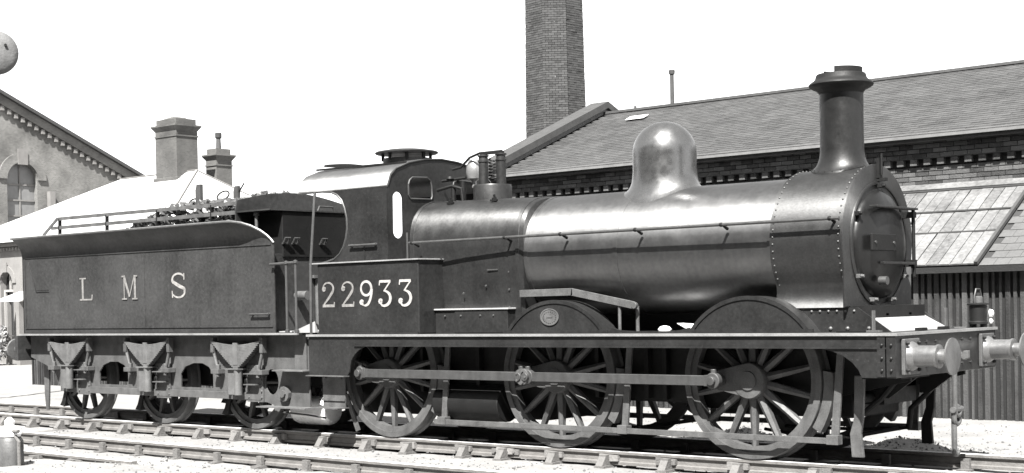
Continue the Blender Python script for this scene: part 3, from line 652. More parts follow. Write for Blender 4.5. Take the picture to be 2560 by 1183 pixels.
# cab inside
MB().box(-4.95, -4.88, -.60, .60, 1.4, 2.75).box(-6.1, -4.88, -.6, .6, 1.27, 1.31).build('backhead', iron, loco, 0)
MB().box(-6.0, -5.2, .35, .59, 1.31, 1.75).cyl((-5.0, .1, 2.3), (-5.15, .1, 2.3), .12).tube([(-5.0, -.3, 2.5), (-5.1, -.1, 2.55), (-5.1, .2, 2.4)], .02).build('cab_fittings', iron, loco)
m = MB(); pts = [(-5.78+.20*math.cos(R(t)), -.80, 2.12+.11*math.sin(R(t))) for t in range(-20, 341, 20)]
m.tube(pts, .012, 6).cyl((-5.78, -.8, 2.0), (-5.78, -.75, 2.14), .012, n=6); m.build('screw_reverser_wheel', steel, loco)

# ================================================================== TENDER
tend = thing('locomotive_tender', 'six wheeled coal tender lettered L M S coupled behind the locomotive', 'tender')
TX0, TX1 = -12.68, -6.82
body = MB()
sec = [(-1.05, 1.28), (-1.05, 2.42), (-1.05, 2.50), (-1.05, 2.56), (-1.05, 2.61), (-1.05, 2.65), (-1.05, 2.685), (-1.05, 2.71), (-1.05, 2.725)]
for s in (-1, 1):
    m = MB(); rings = []
    def sect(x):
        # front end: the flare rolls down into the vertical edge
        t = sm(TX1-.75, TX1, x); zt = 2.725 - .30*(max(0, (x-(TX1-.75))/.75))**2.6
        out = []
        for a, b in sec:
            if b > zt: b = zt
            k = max(0., (b-2.42)/(2.725-2.42)); a2 = -1.05 - (k**1.6)*.14
            out.append((x, s*-a2*-1, b) if False else (x, s*(1.05+(k**2.3)*.19), b))
        return out
    X = [TX0, -12, -11, -10, -9, -8, TX1-.75, TX1-.6, TX1-.45, TX1-.32, TX1-.2, TX1-.11, TX1-.05, TX1]
    for x in X:
        o_ = sect(x); rings.append(o_ + [(px, py-s*.014, pz) for px, py, pz in reversed(o_)])
    m.loft(rings)
    sd_ = m.build('tender_side', tpaint, tend, 30)
    MB().tube([sect(x)[-1] for x in X] , .016, 6).build('flare_beading', casem, sd_)
    bd = MB().box(TX0+.06, TX1-.04, s*1.052, s*1.062, 1.352, 1.372).box(TX0+.06, TX0+.08, s*1.052, s*1.060, 1.372, 2.42)
    bd.bar((TX0+.1, s*1.056, 2.428), (TX1-.05, s*1.056, 2.408), .010, .014).box(-9.594, -9.574, s*1.051, s*1.055, 1.372, 2.40)
    bd.build('side_beading', tpaint, sd_, 0)
MB().box(TX0, TX0+.015, -1.05, 1.05, 1.28, 2.60).build('tender_end', tpaint, tend, 0)
MB().box(TX0+.1, TX1-.9, -1.0, 1.0, 2.45, 2.55).build('tank_top', iron, tend, 0)
MB().box(-12.62, -6.28, -1.14, 1.14, 1.255, 1.277).build('tender_footplate', fpm, tend, 0)
for s_ in (-1, 1): MB().box(-12.621, -6.279, s_*1.14, s_*1.17, 1.254, 1.279).build('footplate_edge', litedgem, tend, 0)  # pale strip paints the lit rim of the tender footplate
MB().box(-12.78, -12.70, -1.15, 1.15, .87, 1.25).build('rear_beam', tpaint, tend, 0, bevel=.005)
# front plate behind the flare and arched bulkhead
bk = [(-1.02, 2.45), (-1.01, 2.90), (-.98, 3.02)] + [(-.98+1.96*i/14, 3.02+.135*math.sin(math.pi*i/14)) for i in range(1, 14)] + [(.98, 3.02), (1.01, 2.90), (1.02, 2.45)]
MB().plate(bk, [], 'x', -7.62, -7.60).build('coal_bulkhead', tpaint, tend, 0)
MB().box(-7.0, -6.98, -1.035, 1.035, 1.28, 2.30).build('tender_front_plate', tpaint, tend, 0)
MB().box(-7.59, -6.96, -.775, .90, 2.25, 2.85).build('tool_locker', iron, tend, 0, bevel=.01)  # near-black colour stands for the cab roof's shadow
MB().box(-7.60, -6.94, -1.0, .92, 2.853, 2.872).build('locker_lid', tpaint, tend, 0)
MB().tube([(-6.97, -.15, 2.87), (-6.97, -.12, 2.93), (-6.97, .12, 2.93), (-6.97, .15, 2.87)], .012).build('locker_handle', steel, tend)
m = MB()
for y in (-.74, -.58, -.1): m.tube([(-6.94, y-.04, 2.44), (-6.9, y-.04, 2.50), (-6.9, y+.04, 2.50), (-6.94, y+.04, 2.44)], .012).box(-6.965, -6.94, y-.05, y+.05, 2.42, 2.44)
each(m, 'locker_hasp', steel, tend)
MB().cyl((-7.3, -.92, 2.45), (-7.3, -.92, 2.80), .022).lathe([(.0, 2.79), (.04, 2.80), (.04, 2.84), (0, 2.85)], (-7.3, -.92, 0), (0, 0, 1), 10).build('water_gauge', ironw, tend)
MB().cyl((-6.96, -.55, 1.75), (-6.75, -.55, 1.75), .06).cyl((-6.95, -.2, 1.3), (-6.95, -.2, 2.0), .035).box(-6.97, -6.9, -.3, -.1, 1.98, 2.02).build('feed_cock', ironw, tend)
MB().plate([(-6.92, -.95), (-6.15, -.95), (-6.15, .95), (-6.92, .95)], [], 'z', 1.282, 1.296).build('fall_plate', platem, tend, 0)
MB().add([(-6.42, -1.09, 1.30), (-6.03, -1.09, 1.42), (-6.03, -1.03, 1.28), (-6.42, -1.03, 1.28), (-6.03, -1.09, 1.28), (-6.42, -1.09, 1.28)], [(0,1,2,3),(0,5,4,1),(1,4,2),(0,3,5)]).build('lit_floor_wedge', platem, tend, 0)  # invented wedge, pale like the lit triangle of floor
# hand rails at tender front
MB().tube([(-6.84, -1.10, 2.15), (-6.32, -1.10, 2.16)], .018).tube([(-6.53, -1.10, 2.15), (-6.51, -1.12, 1.28)], .017).tube([(-6.355, -1.10, 2.16), (-6.335, -1.12, 1.28)], .017).build('tender_handrail', steel, tend)
m = MB()
for p in ((-6.53, -1.10, 2.16), (-6.355, -1.10, 2.165), (-6.51, -1.12, 1.30), (-6.335, -1.12, 1.30)): m.lathe([(.0, -.03), (.03, -.015), (.03, .015), (0, .03)], p, (0, 0, 1), 10)
each(m, 'rail_knob', steel, tend)
MB().tube([(-7.28, -1.09, 1.52), (-6.90, -1.09, 1.52)], .012).cyl((-7.25, -1.05, 1.52), (-7.25, -1.09, 1.52), .016).cyl((-6.93, -1.05, 1.52), (-6.93, -1.09, 1.52), .016).build('side_grab_rail', steel, tend)
MB().tube([(-12.50, -1.06, 2.36), (-12.38, -1.065, 2.12), (-12.30, -1.07, 1.93), (-11.95, -1.07, 1.93)], .006, 5).build('tender_wire_hook', iron, tend)
# coal rails
for s in (-1, 1):
    m = MB()
    MB().bar((-11.86, s*.95, 2.995), (-7.66, s*.95, 2.985), .012, .05).bar((-11.86, s*.95, 2.995), (-12.25, s*.95, 2.76), .012, .05).build('coal_rail', ironw, tend, 0)
    MB().bar((-12.02, s*.95, 2.862), (-7.66, s*.95, 2.862), .012, .05).build('coal_rail', ironw, tend, 0)
    for x in (-11.82, -10.61, -9.4, -8.2):
        MB().bar((x, s*.935, 2.70), (x+.01, s*.935, 2.99), .05, .02).build('rail_post', iron, tend, 0)
MB().box(TX0+.1, -7.6, -1.04, -.90, 2.69, 2.705).box(TX0+.1, -7.6, .90, 1.04, 2.69, 2.705).build('tank_shoulder', tpaint, tend, 0)
for x, z0, z1, w_ in ((-10.05, 2.95, 3.45, .12), (-9.18, 2.95, 3.37, .10)):
    MB().loft([[(x-w_/2, .27, z0), (x+w_/2, .27, z0), (x+w_/2, .32, z0), (x-w_/2, .32, z0)], [(x-w_/2, .27, z1-.08), (x+w_/2, .27, z1-.08), (x+w_/2, .32, z1-.08), (x-w_/2, .32, z1-.08)], [(x-w_/2+.03, .27, z1), (x+w_/2, .27, z1), (x+w_/2, .32, z1), (x-w_/2+.03, .32, z1)]]).build('tool_post', barm, tend, 0)
# letters
glyph(G['L'], -11.16, 1.76, .33, .33, -1.051, 'letter', whiteD, tend)
glyph(G['M'], -10.10, 1.755, .36, .34, -1.056, 'letter', whiteD, tend)
glyph(G['S'], -8.97, 1.755, .33, .345, -1.051, 'letter', whiteS, tend)
for ch_, x, mm in (('2', -5.92, whiteD), ('2', -5.575, whiteD), ('9', -5.255, whitep), ('3', -4.935, whitep), ('3', -4.60, whitep)):
    glyph(G[ch_], x, 1.59, .235, .31, -1.0605, 'numeral', mm, loco)
# underframe
holes = [[(-10.82, .54), (-10.82, .72), (-10.72, .82), (-10.55, .87), (-10.35, .87), (-10.20, .82), (-10.12, .72), (-10.12, .54)],
         [(-8.90, .54), (-8.90, .72), (-8.80, .82), (-8.62, .87), (-8.42, .87), (-8.28, .82), (-8.20, .72), (-8.20, .54)],
         [(-7.0+.13*math.cos(R(t)), .645+.165*math.sin(R(t))) for t in range(0, 360, 20)]]
for s in (-1, 1):
    out = [(-12.62, 1.254), (-12.62, .92), (-12.2, .80), (-12.0, .72), (-11.85, .50), (-11.72, .41), (-11.2, .40), (-10.9, .44), (-9.9, .44), (-9.75, .40), (-9.3, .40), (-9.15, .44), (-8.0, .44), (-7.85, .40), (-7.1, .38), (-6.95, .34), (-6.28, .34), (-6.28, 1.254)]
    MB().plate(out, holes, 'y', s*.975, s*.955).build('outside_frame', wheelm, tend, 0)
    MB().box(-6.78, -6.20, s*.98, s*1.16, .795, .81).box(-7.12, -6.18, s*.95, s*1.15, .325, .34).build('tender_step', springm, tend, 0)
    MB().box(-6.52, -6.30, s*.977, s*1.0, .81, 1.254).build('frame_end_plate', ironw, tend, 0)
    MB().cyl((-6.72, s*.98, .50), (-6.72, s*1.03, .50), .10, n=10).cyl((-6.72, s*1.03, .50), (-6.72, s*1.06, .50), .05, n=8).build('frame_boss', ironw, tend, 20)
    MB().box(-11.15, -7.2, s*.977, s*1.0, .405, .50).build('frame_stay', ironw, tend, 0, bevel=.004)
MB().loft([[(-12.3, -.5, .55), (-6.6, -.5, .55), (-6.6, .5, .55), (-12.3, .5, .55)], [(-12.3, -.56, 1.25), (-6.6, -.56, 1.25), (-6.6, .56, 1.25), (-12.3, .56, 1.25)]]).build('tank_well', iron, tend, 0)
def axle_set(x, s):
    y = s*1.06
    m = MB()   # leaf spring
    n = 16
    for i in range(n):
        hl = .49*(1-i/(n+.0))+.02; zc = 1.175-i*.0195
        pts = []
        for k in range(9):
            t = -1+k/4; pts.append((x+hl*t, zc + .055*(hl*t/.49)**2 - .05))
        q = pts + [(a, b-.0175) for a, b in reversed(pts)]
        m.plate(q, [], 'y', y-(.04+.0015*(i%2))*s, y+.045*s)
    m.build('leaf_spring', springm, tend, 0)
    MB().box(x-.045, x+.045, y-.055*s, y+.05*s, .86, 1.15).build('spring_buckle', springm, tend, 0, bevel=.004)
    for e in (-1, 1):
        MB().box(x+e*.50-.03, x+e*.50+.03, y-.045*s, y+.03*s, 1.02, 1.22).cyl((x+e*.50, y, 1.04), (x+e*.41, y, .78), .022).box(x+e*.44-.08, x+e*.44+.08, s*.98, s*1.10, .74, .80).cyl((x+e*.41, y, .70), (x+e*.41, y, .86), .035, n=6).build('spring_hanger', ironw, tend, 0, bevel=.003)
    ab = MB().box(x-.14, x+.0, s*.97, s*1.12, .47, .80).build('axlebox', springm, tend, 0, bevel=.006)
    MB().lathe([(.055, 0), (.055, .33)], (x+.035, s*1.09, .47), (0, 0, 1), 16).box(x-.16, x+.10, s*.98, s*1.15, .80, .815).build('axlebox_cover', springm, ab)
    m = MB().box(x+.10, x+.42, s*.976, s*.995, .38, .86)
    for z in (.74, .60): m.box(x+.12, x+.36, s*.98, s*1.08, z, z+.012)
    for z in (.44, .52, .66, .80):
        m.lathe([(.016, 0), (.010, .016)], (x+.39, s*.996, z), (0, s, 0), 8).lathe([(.016, 0), (.010, .016)], (x+.14, s*.996, z), (0, s, 0), 8)
    MB().box(x-.36, x-.16, s*.976, s*.99, .42, .86).cyl((x-.22, s*.985, .52), (x-.22, s*1.06, .52), .03, n=8).build('horn_guide', ironw, tend, 0)
    each(m, 'horn_guide', ironw, tend, 0) if False else m.build('horn_guide', ironw, tend, 0)
    MB().loft([[(x-.48, s*.74, .60), (x-.42, s*.74, .60), (x-.42, s*.80, .60), (x-.48, s*.80, .60)], [(x-.60, s*.72, .26), (x-.50, s*.72, .26), (x-.50, s*.82, .26), (x-.60, s*.82, .26)], [(x-.66, s*.72, .18), (x-.54, s*.72, .17), (x-.54, s*.82, .17), (x-.66, s*.82, .18)]]).build('brake_block', iron, tend, 0)
for x in (-11.45, -9.53, -7.57):
    for s in (-1, 1): axle_set(x, s)
tw = make_wheel(tend, .635, 10, .15, None, name='tender_wheel', phase=-72)
tw.location = (-11.45, 0, .635)
for x in (-9.53, -7.57): copy_tree(tw, tend, (x, 0, .635))
for x in (-11.45, -9.53, -7.57):
    copy_tree(tw, tend, (x, 0, .635), (0, 0, 0), (1, -1, 1)); MB().cyl((x, -1., .635), (x, 1., .635), .07).build('axle', iron, tend)
MB().box(-12.5, -6.4, -.6, -.58, .60, 1.25).box(-12.5, -6.4, .58, .6, .60, 1.25).build('inside_frame', iron, tend, 0)
MB().loft([[(-12.56, -.80, .92), (-12.40, -.80, .92), (-12.40, -.77, .92), (-12.56, -.77, .92)], [(-12.55, -.80, .35), (-12.44, -.80, .35), (-12.44, -.77, .35), (-12.55, -.77, .35)], [(-12.52, -.80, .10), (-12.46, -.80, .10), (-12.46, -.77, .10), (-12.52, -.77, .10)]]).build('guard_iron', ironw, tend, 0)
b = MB().cyl((-12.78, -.864, 1.03), (-13.10, -.864, 1.03), .10, n=20).build('buffer', ironw, tend)
MB().lathe([(.05, -.01), (.16, 0), (.17, .02), (.1, .035), (.02, .04)], (-13.20, -.864, 1.03), (-1, 0, 0), 28).cyl((-13.1, -.864, 1.03), (-13.21, -.864, 1.03), .06).build('buffer_head', ironw, b)
b = MB().cyl((-12.78, .864, 1.03), (-13.10, .864, 1.03), .10, n=20).lathe([(.05, -.01), (.16, 0), (.17, .02), (.02, .04)], (-13.20, .864, 1.03), (-1, 0, 0), 28).build('buffer', ironw, tend)
MB().lathe([(.02, 0), (.14, .015), (.17, .05), (.185, .10), (.185, .62), (.17, .67), (.14, .70), (.02, .71)], (-7.04, -.52, .26), (1, 0, 0), 26).build('glare_drum', glassy, tend)  # invented white drum stands for the glare in the gap
MB().tube([(-7.1, -.74, .235), (-6.6, -.76, .22), (-6.25, -.74, .19)], .012).build('drum_pipe', steel, tend)

# coal in the tender
cm = MB()
def lump(mb, x, y, z, s):
    base = [Vector(v) for v in ((1,0,0),(-1,0,0),(0,1,0),(0,-1,0),(0,0,1),(0,0,-1))]
    M = Matrix.Rotation(rnd.uniform(0, 6), 3, Vector((rnd.random(), rnd.random(), rnd.random())).normalized())
    mb.add([tuple((M @ b_)*s*rnd.uniform(.6, 1.2)+Vector((x, y, z))) for b_ in base], [(0,2,4),(2,1,4),(1,3,4),(3,0,4),(2,0,5),(1,2,5),(3,1,5),(0,3,5)])
for i in range(2600):
    x = rnd.uniform(-10.8, -7.7); y = rnd.uniform(-.90, .9)
    top = 2.70 + .42*sm(-10.7, -9.3, x)*(1-.35*(y/.9)**2) + .06*noise.noise(Vector((x*2, y*2, 0)))
    lump(cm, x, y, rnd.uniform(top-.15, top) if y > -.7 else rnd.uniform(2.66, top-.02), rnd.uniform(.03, .09))
co = cm.build('coal', coalm, smooth=0); co['kind'] = 'stuff'; co['label'] = 'lumps of coal heaped behind the tender coal rails'
# fire irons on the coal
def iron_tool(label, cx, cz, ring_r, pts):
    m = MB(); m.tube([(cx+ring_r*math.cos(R(t)), .30+ring_r*.3*math.sin(R(t)), cz+ring_r*.55*math.sin(R(t))) for t in range(0, 361, 24)], .012, 6)
    m.tube(pts, .012, 6)
    tag(m.build('fire_iron', iron), label, 'fire iron', 'fire irons lying on the coal')
iron_tool('fire iron with a small ring handle beside the taller timber post', -10.20, 3.20, .09, [(-10.29, .3, 3.18), (-10.5, .3, 3.10), (-10.8, .3, 3.0)])
iron_tool('fire iron with the larger ring handle nearer the bulkhead', -9.50, 3.25, .13, [(-9.40, .3, 3.19), (-9.6, .3, 3.15), (-10.0, .3, 3.05)])
tag(MB().tube([(-9.55, .3, 3.05), (-9.25, .3, 3.17), (-9.02, .3, 3.40)], .012, 6).build('fire_iron', iron), 'plain rod standing up slanting from the coal', 'fire iron', 'fire irons lying on the coal')

# lamp on the far end of the buffer beam
lp = thing('hand_lamp', 'dark oil lamp with wire handle and two round lenses on the footplate corner', 'oil lamp', None, (1.60, .95, 1.26)); lp.scale = (1.12, 1.12, 1.05)
MB().lathe([(.085, 0), (.085, .02), (.075, .03), (.078, .175), (.098, .185), (.098, .195), (.05, .205)], (0, 0, .03), (0, 0, 1), 24).cyl((.05, 0, 0), (.05, 0, .04), .03).cyl((-.05, 0, 0), (-.05, 0, .04), .03).build('lamp_body', iron, lp)
MB().lathe([(.045, 0), (.042, .055), (.03, .065)], (0, 0, .232), (0, 0, 1), 18).build('lamp_chimney', ironw, lp)
MB().tube([(0.06*0, -.07, .22), (0, -.075, .30), (0, -.04, .365), (0, .04, .365), (0, .075, .30), (0, .07, .22)], .008).build('lamp_handle', steel, lp)
MB().lathe([(.04, 0), (.038, .02), (.025, .035), (.005, .04)], (.08, .06, .13), (1, .3, 0), 16).lathe([(.028, 0), (.026, .015), (.005, .028)], (.085, .06, .055), (1, .3, 0), 14).build('lens', glassy, lp)

# ================================================================== LONG LEAN-TO SHED
lean = thing('lean_to_shed', 'low lean-to with whitewashed glass roof and battens over a shade-dark sheet behind the locomotive', 'shed')
LX0, LX1 = -11.9, 4.0
MB().box(-24.9, LX1, 6.60, 6.64, -.25, 1.97).build('shade_backing', shadeboardm, lean, 0)  # dark sheet stands for the shaded interior behind the battens
bme = MB().box(-.030, .030, -.018, .018, 0, 1).mesh('batten', boardm, 0)
x = -24.88; cnt = 0
while x < 4.0 and cnt < 298:
    h = 2.12 + rnd.uniform(-.03, .01); 
    o = inst('batten', bme, lean, (x, 6.565, -.20), (0, 0, 0), (rnd.choice((.6, .8, 1, 1.1, 1.2)), rnd.uniform(.7, 1.1), h)); cnt += 1
    x += .104 if x > -3.5 else rnd.uniform(.092, .110)
MB().box(-24.9, LX1, 6.545, 6.60, 1.93, 1.955).build('wall_plate', shadeboardm, lean, 0)
# roof plane: (6.40,2.00)-(8.70,3.33)
RS = Vector((0, 2.30, 1.33)); RL = RS.length; ang = math.atan2(1.33, 2.30)
MB().add([(LX0, 6.40, 1.955), (LX1, 6.40, 1.955), (LX1, 8.70, 3.285), (LX0, 8.70, 3.285), (LX0, 6.40, 1.975), (LX1, 6.40, 1.975), (LX1, 8.70, 3.305), (LX0, 8.70, 3.305)], [(3,2,1,0),(4,5,6,7),(0,1,5,4),(1,2,6,5),(2,3,7,6),(3,0,4,7)]).build('roof_deck', slateund, lean, 0)
MB().box(LX0, LX1, 6.36, 6.395, 1.90, 1.985).build('eaves_board', shadeboardm, lean, 0)
pme = MB().box(-.083, .083, 0, 1, -.004, .006).mesh('glass_pane', panem, 0)
tiers = [(.0, .36), (.36, .62), (.62, .90)]
x = -.72-.09
while x > -8.3:
    for a, b_ in tiers:
        inst('glass_pane', pme, lean, (x, 6.40+RS.y*a, 2.0+RS.z*a+.010+.012*(a == 0)), (ang+rnd.uniform(-.004, .004), rnd.uniform(-.02, .02), 0), (1, RL*(b_-a)-.01, 1))
    x -= .178
for a in (.36, .62, .90):
    p = Vector((0, 6.40, 2.02))+RS*a
    MB().bar((LX0, p.y, p.z+.012), (-.66 if a < .9 else LX1, p.y, p.z+.012), .045 if a < .9 else .03, .022).build('roof_bar', barm, lean, 0)
MB().bar((LX0, 8.62, 3.30), (LX1, 8.62, 3.30), .22, .02, (0, -.5, 1)).build('lead_flashing', panem, lean, 0)
MB().bar((-.69, 6.38, 2.025), (-.69, 8.62, 3.32), .05, .05).build('edge_bar', barm, lean, 0)
MB().bar((LX0, 6.45, 2.035), (-.72, 6.45, 2.035), .11, .012, (0, -.5, 1)).build('eaves_fillet', panem, lean, 0)
# slated part to the right
sme = MB().add([(-.1, 0, 0), (.1, 0, 0), (.1, .30, -.006), (-.1, .30, -.006), (-.1, 0, .008), (.1, 0, .008), (.1, .30, .0), (-.1, .30, .0)], [(3,2,1,0),(4,5,6,7),(0,1,5,4),(1,2,6,5),(2,3,7,6),(3,0,4,7)]).mesh('slate', feltm, 0)
for r_ in range(13):
    for c_ in range(11):
        a = (r_+.0)/13; p = Vector((0, 6.40, 1.99))+RS*a
        inst('slate', sme, lean, (-.55+.205*c_+(.1 if r_ % 2 else 0), p.y, p.z), (ang, 0, 0), (1, .72, 1))

# ================================================================== MAIN SHED
shed = thing('engine_shed', 'long brick engine shed with slate roof and gable behind the locomotive', 'engine shed')
SX0, SX1 = -11.72, 6.5; WY = 8.74; EZ = 4.13; RY = 12.3; RZ = 5.66
MB().box(SX0, SX1, WY, WY+.35, -.2, EZ-.02).box(SX0, SX1, 15.6, 15.9, -.2, EZ).plate([(WY, -.2), (15.9, -.2), (15.9, EZ), (RY, RZ), (WY, EZ)], [], 'x', SX0, SX0+.3).build('shed_wall', mortar, shed, 0)
bk_me = MB().box(-.108, .108, 0, .06, -.0315, .0315).mesh('brick', brickm, 0)
rest = MB(); nb = 0; cells = []
for k in range(4):      # proud band below the gutter
    for i in range(64): cells.append((-.5-.226*i+(.113 if k % 2 else 0)+.8, WY-.10, 4.03-.075*k))
for k in range(8):
    for i in range(64): cells.append((-.5-.226*i+(.113 if k % 2 else 0)+.8, WY-.022, 3.60-.075*k))
MB().box(SX0, SX1, WY-.088, WY, 3.765, 4.10).build('band_core', mortar, shed, 0)
cells = [c for c in cells if c[0] > SX0+.1 and not (-1.9 > c[0] > -3.2 and False)]
cells.sort(key=lambda c: (c[0]-7.5)**2+(c[1]+13.3)**2)
for i, (x, y, z) in enumerate(cells):
    dy = rnd.uniform(-.006, .006)
    if i < 299: inst('brick', bk_me, shed, (x, y-.01+dy, z), (0, rnd.uniform(-.006, .006), 0))
    else: rest.box(x-.108, x+.108, y-.01+dy, y+.05, z-.0315, z+.0315)
rest.build('brickwork', brickm, shed, 0, kind='stuff')
cb_me = MB().box(-.055, .055, -.09, .0, -.05, .05).mesh('corbel', brickm, 0)
x = 1.2; n_ = 0
while x > SX0+.1:
    inst('corbel', cb_me, shed, (x, WY-.001, 3.71)); x -= .226
MB().box(SX0, SX1, WY-.105, WY-.08, 3.762, 3.778).build('string_course', brickm, shed, 0)
# roof
SL = Vector((0, RY-8.46, RZ-4.10)); SA = math.atan2(SL.z, SL.y); SLL = SL.length
MB().add([(SX0, 8.46, 4.07), (SX1, 8.46, 4.07), (SX1, RY, RZ-.03), (SX0, RY, RZ-.03), (SX0, 16.14, 4.07), (SX1, 16.14, 4.07)], [(0,1,2,3),(3,2,5,4)]).build('roof_boarding', slateund, shed, 0)
big_me = MB().add([(-.101, 0, 0), (.101, 0, 0), (.101, .34, -.008), (-.101, .34, -.008), (-.101, 0, .012), (.101, 0, .012), (.101, .34, .004), (-.101, .34, .004)], [(3,2,1,0),(4,5,6,7),(0,1,5,4),(1,2,6,5),(2,3,7,6),(3,0,4,7)]).mesh('slate', slatem, 0)
rows = 34; slots_ = []
for r_ in range(rows):
    for c_ in range(70): slots_.append((.9-.205*c_+(.102 if r_ % 2 else 0), r_/rows))
slots_ = [q for q in slots_ if q[0] > SX0+.4]
order = sorted(range(len(slots_)), key=lambda i: -slots_[i][0]+slots_[i][1]*3)
big = set(order[:150]); rest = MB(); rest.f = []; 
RM = Matrix.Rotation(SA, 3, 'X')
for i, (x, a) in enumerate(slots_):
    p = Vector((x+rnd.uniform(-.004, .004), 8.46, 4.095+.018*.4*noise.noise(Vector((x*.35, a*2, 4)))))+SL*a + Vector((0, 0, rnd.uniform(-.001, .002)))
    sc_ = SLL/rows*1.25/.34; tl = rnd.uniform(-.003, .003)
    if i in big: inst('slate', big_me, shed, p, (SA+tl, rnd.uniform(-.012, .012), 0), (1, sc_, 1))
    else:
        h = .34*sc_; M = Matrix.Rotation(SA+tl, 3, 'X')
        rest.add([tuple(M @ Vector(v) + p) for v in ((-.101,0,0),(.101,0,0),(.101,h,-.008),(-.101,h,-.008),(-.101,0,.012),(.101,0,.012),(.101,h,.004),(-.101,h,.004))], [(4,5,6,7),(0,1,5,4),(1,2,6,5),(3,0,4,7)])
rest.build('slating', slatem, shed, 0, kind='stuff')
MB().bar((SX0+.2, RY, RZ+.02), (SX1, RY, RZ+.02), .16, .05).build('ridge_tiles', slatem, shed, 0)
MB().box(SX0, SX1, 8.40, 8.46, 4.065, 4.11).box(SX0, SX1, 8.44, 8.50, 4.13, 4.145).build('gutter', trimm, shed, 0)
MB().box(SX0, SX1, 8.47, WY-.10, 4.02, 4.06).build('soffit', barm, shed, 0)
# gable parapet with coping
def gab(off, x0, x1, name, m):
    mb = MB(); p = [(8.35, 4.10), (RY, RZ+.06), (16.25, 4.10)]
    mb.plate([(p[0][0], p[0][1]+off-.14), (p[1][0], p[1][1]+off-.14), (p[2][0], p[2][1]+off-.14), (p[2][0], p[2][1]+off), (p[1][0], p[1][1]+off), (p[0][0], p[0][1]+off)], [], 'x', x0, x1); return mb.build(name, m, shed, 0)
gab(.10, SX0-.02, SX0+.30, 'gable_parapet', trimm); gab(.215, SX0-.08, SX0+.38, 'gable_coping', barm)
# ventilating pipe and stub
MB().lathe([(.045, 0), (.042, .72), (.062, .73), (.068, .80), (.05, .82)], (-9.68, RY, 5.60), (0, 0, 1), 14).build('vent_pipe', barm, shed)
MB().cyl((-10.63, RY, 5.6), (-10.63, RY, 5.76), .028).build('vent_stub', barm, shed)
sk = Vector((0, 8.46, 4.12))+SL*.80
MB().add([(-10.28, sk.y-.10, sk.z-.01), (-9.82, sk.y-.10, sk.z-.01), (-9.82, sk.y+.10, sk.z+.08), (-10.28, sk.y+.10, sk.z+.08)], [(0,1,2,3)]).build('skylight', glassy, shed, 0)

# ================================================================== OCTAGONAL BRICK STACK
SC = Vector((-23.6, 25.9)); stack = thing('brick_chimney_stack', 'tall octagonal factory chimney of dark brick rising behind the shed', 'chimney', None, (SC.x, SC.y, -.2))
va = math.atan2(-13.308-SC.y, 7.548-SC.x)
def srad(z): return 1.11 - .0135*(z-7)
core = MB(); rings = []
for z in (0, 7, 18): rings.append([((srad(z)-.02)*math.cos(va+R(22.5+45*k)), (srad(z)-.02)*math.sin(va+R(22.5+45*k)), z+.2) for k in range(8)])
core.loft(rings); core.build('stack_core', stackmo, stack, 0)
MB().loft([[((r)*math.cos(va+R(22.5+45*k)), (r)*math.sin(va+R(22.5+45*k)), z) for k in range(8)] for r, z in ((.97, 17.6), (1.15, 17.9), (1.15, 18.4), (1.02, 18.5))]).build('stack_cap', stackm, stack, 0)
sb_me = MB().box(-.108, .108, -.06, .0, -.0325, .0325).mesh('brick', stackm, 0)
rest = MB(); n_ = 0; z = 5.0
allb = []
while z < 17.4:
    row = int((z-5.0)/.0775+.5)
    for k in range(8):
        am = va+R(45*k); ap = srad(z)*math.cos(R(22.5)); fw = 2*srad(z)*math.sin(R(22.5)); nbk = 4
        for j in range(nbk+ (row % 2)):
            bw2 = fw/nbk; u = -fw/2 + (j+.5)*bw2 - (bw2/2 if row % 2 else 0); lo, hi = max(u-bw2/2+.005, -fw/2), min(u+bw2/2-.005, fw/2)
            if hi-lo > .03: allb.append((k, am, ap, (lo+hi)/2, hi-lo, z))
    z += .0775
vis = [b_ for b_ in allb if b_[0] in (0,) and 7.4 < b_[5] < 12.2]
visset = set(id(b_) for b_ in vis[:299])
for b_ in allb:
    k, am, ap, u, ww, z = b_; out = rnd.uniform(-.007, .010)
    cx_ = (ap+out)*math.cos(am) - u*math.sin(am); cy_ = (ap+out)*math.sin(am) + u*math.cos(am)
    if id(b_) in visset: inst('brick', sb_me, stack, (cx_, cy_, z+.2), (0, 0, am+math.pi/2), (ww/.216, 1, 1))
    else:
        M = Matrix.Rotation(am+math.pi/2, 3, 'Z'); c_ = Vector((cx_, cy_, z+.2)); q = [(-ww/2,.06),(ww/2,.06),(ww/2,0),(-ww/2,0)]
        vs = [tuple(M @ Vector((a, -b2, h))+c_) for h in (-.0325, .0325) for a, b2 in ((-ww/2, 0), (ww/2, 0), (ww/2, .0), (-ww/2, .0))]
        vs = [tuple(M @ Vector((a, b2, h))+c_) for h in (-.0325, .0325) for a, b2 in ((-ww/2, -.0), (ww/2, -.0), (ww/2, .05), (-ww/2, .05))]
        rest.add(vs, [(4,5,6,7),(0,1,5,4),(0,3,2,1),(1,2,6,5),(3,0,4,7)])
rest.build('brickwork', stackm, stack, 0, kind='stuff')
fa = Vector((math.cos(va), math.sin(va), 0)); ta = Vector((-math.sin(va), math.cos(va), 0))
for z in (9.15, 10.95):
    c_ = fa*(srad(z)*.925) + Vector((0, 0, z+.2))
    MB().lathe([(.075, 0), (.07, .03), (.02, .035)], c_, fa, 10).build('tie_plate', glassy, stack, 0)

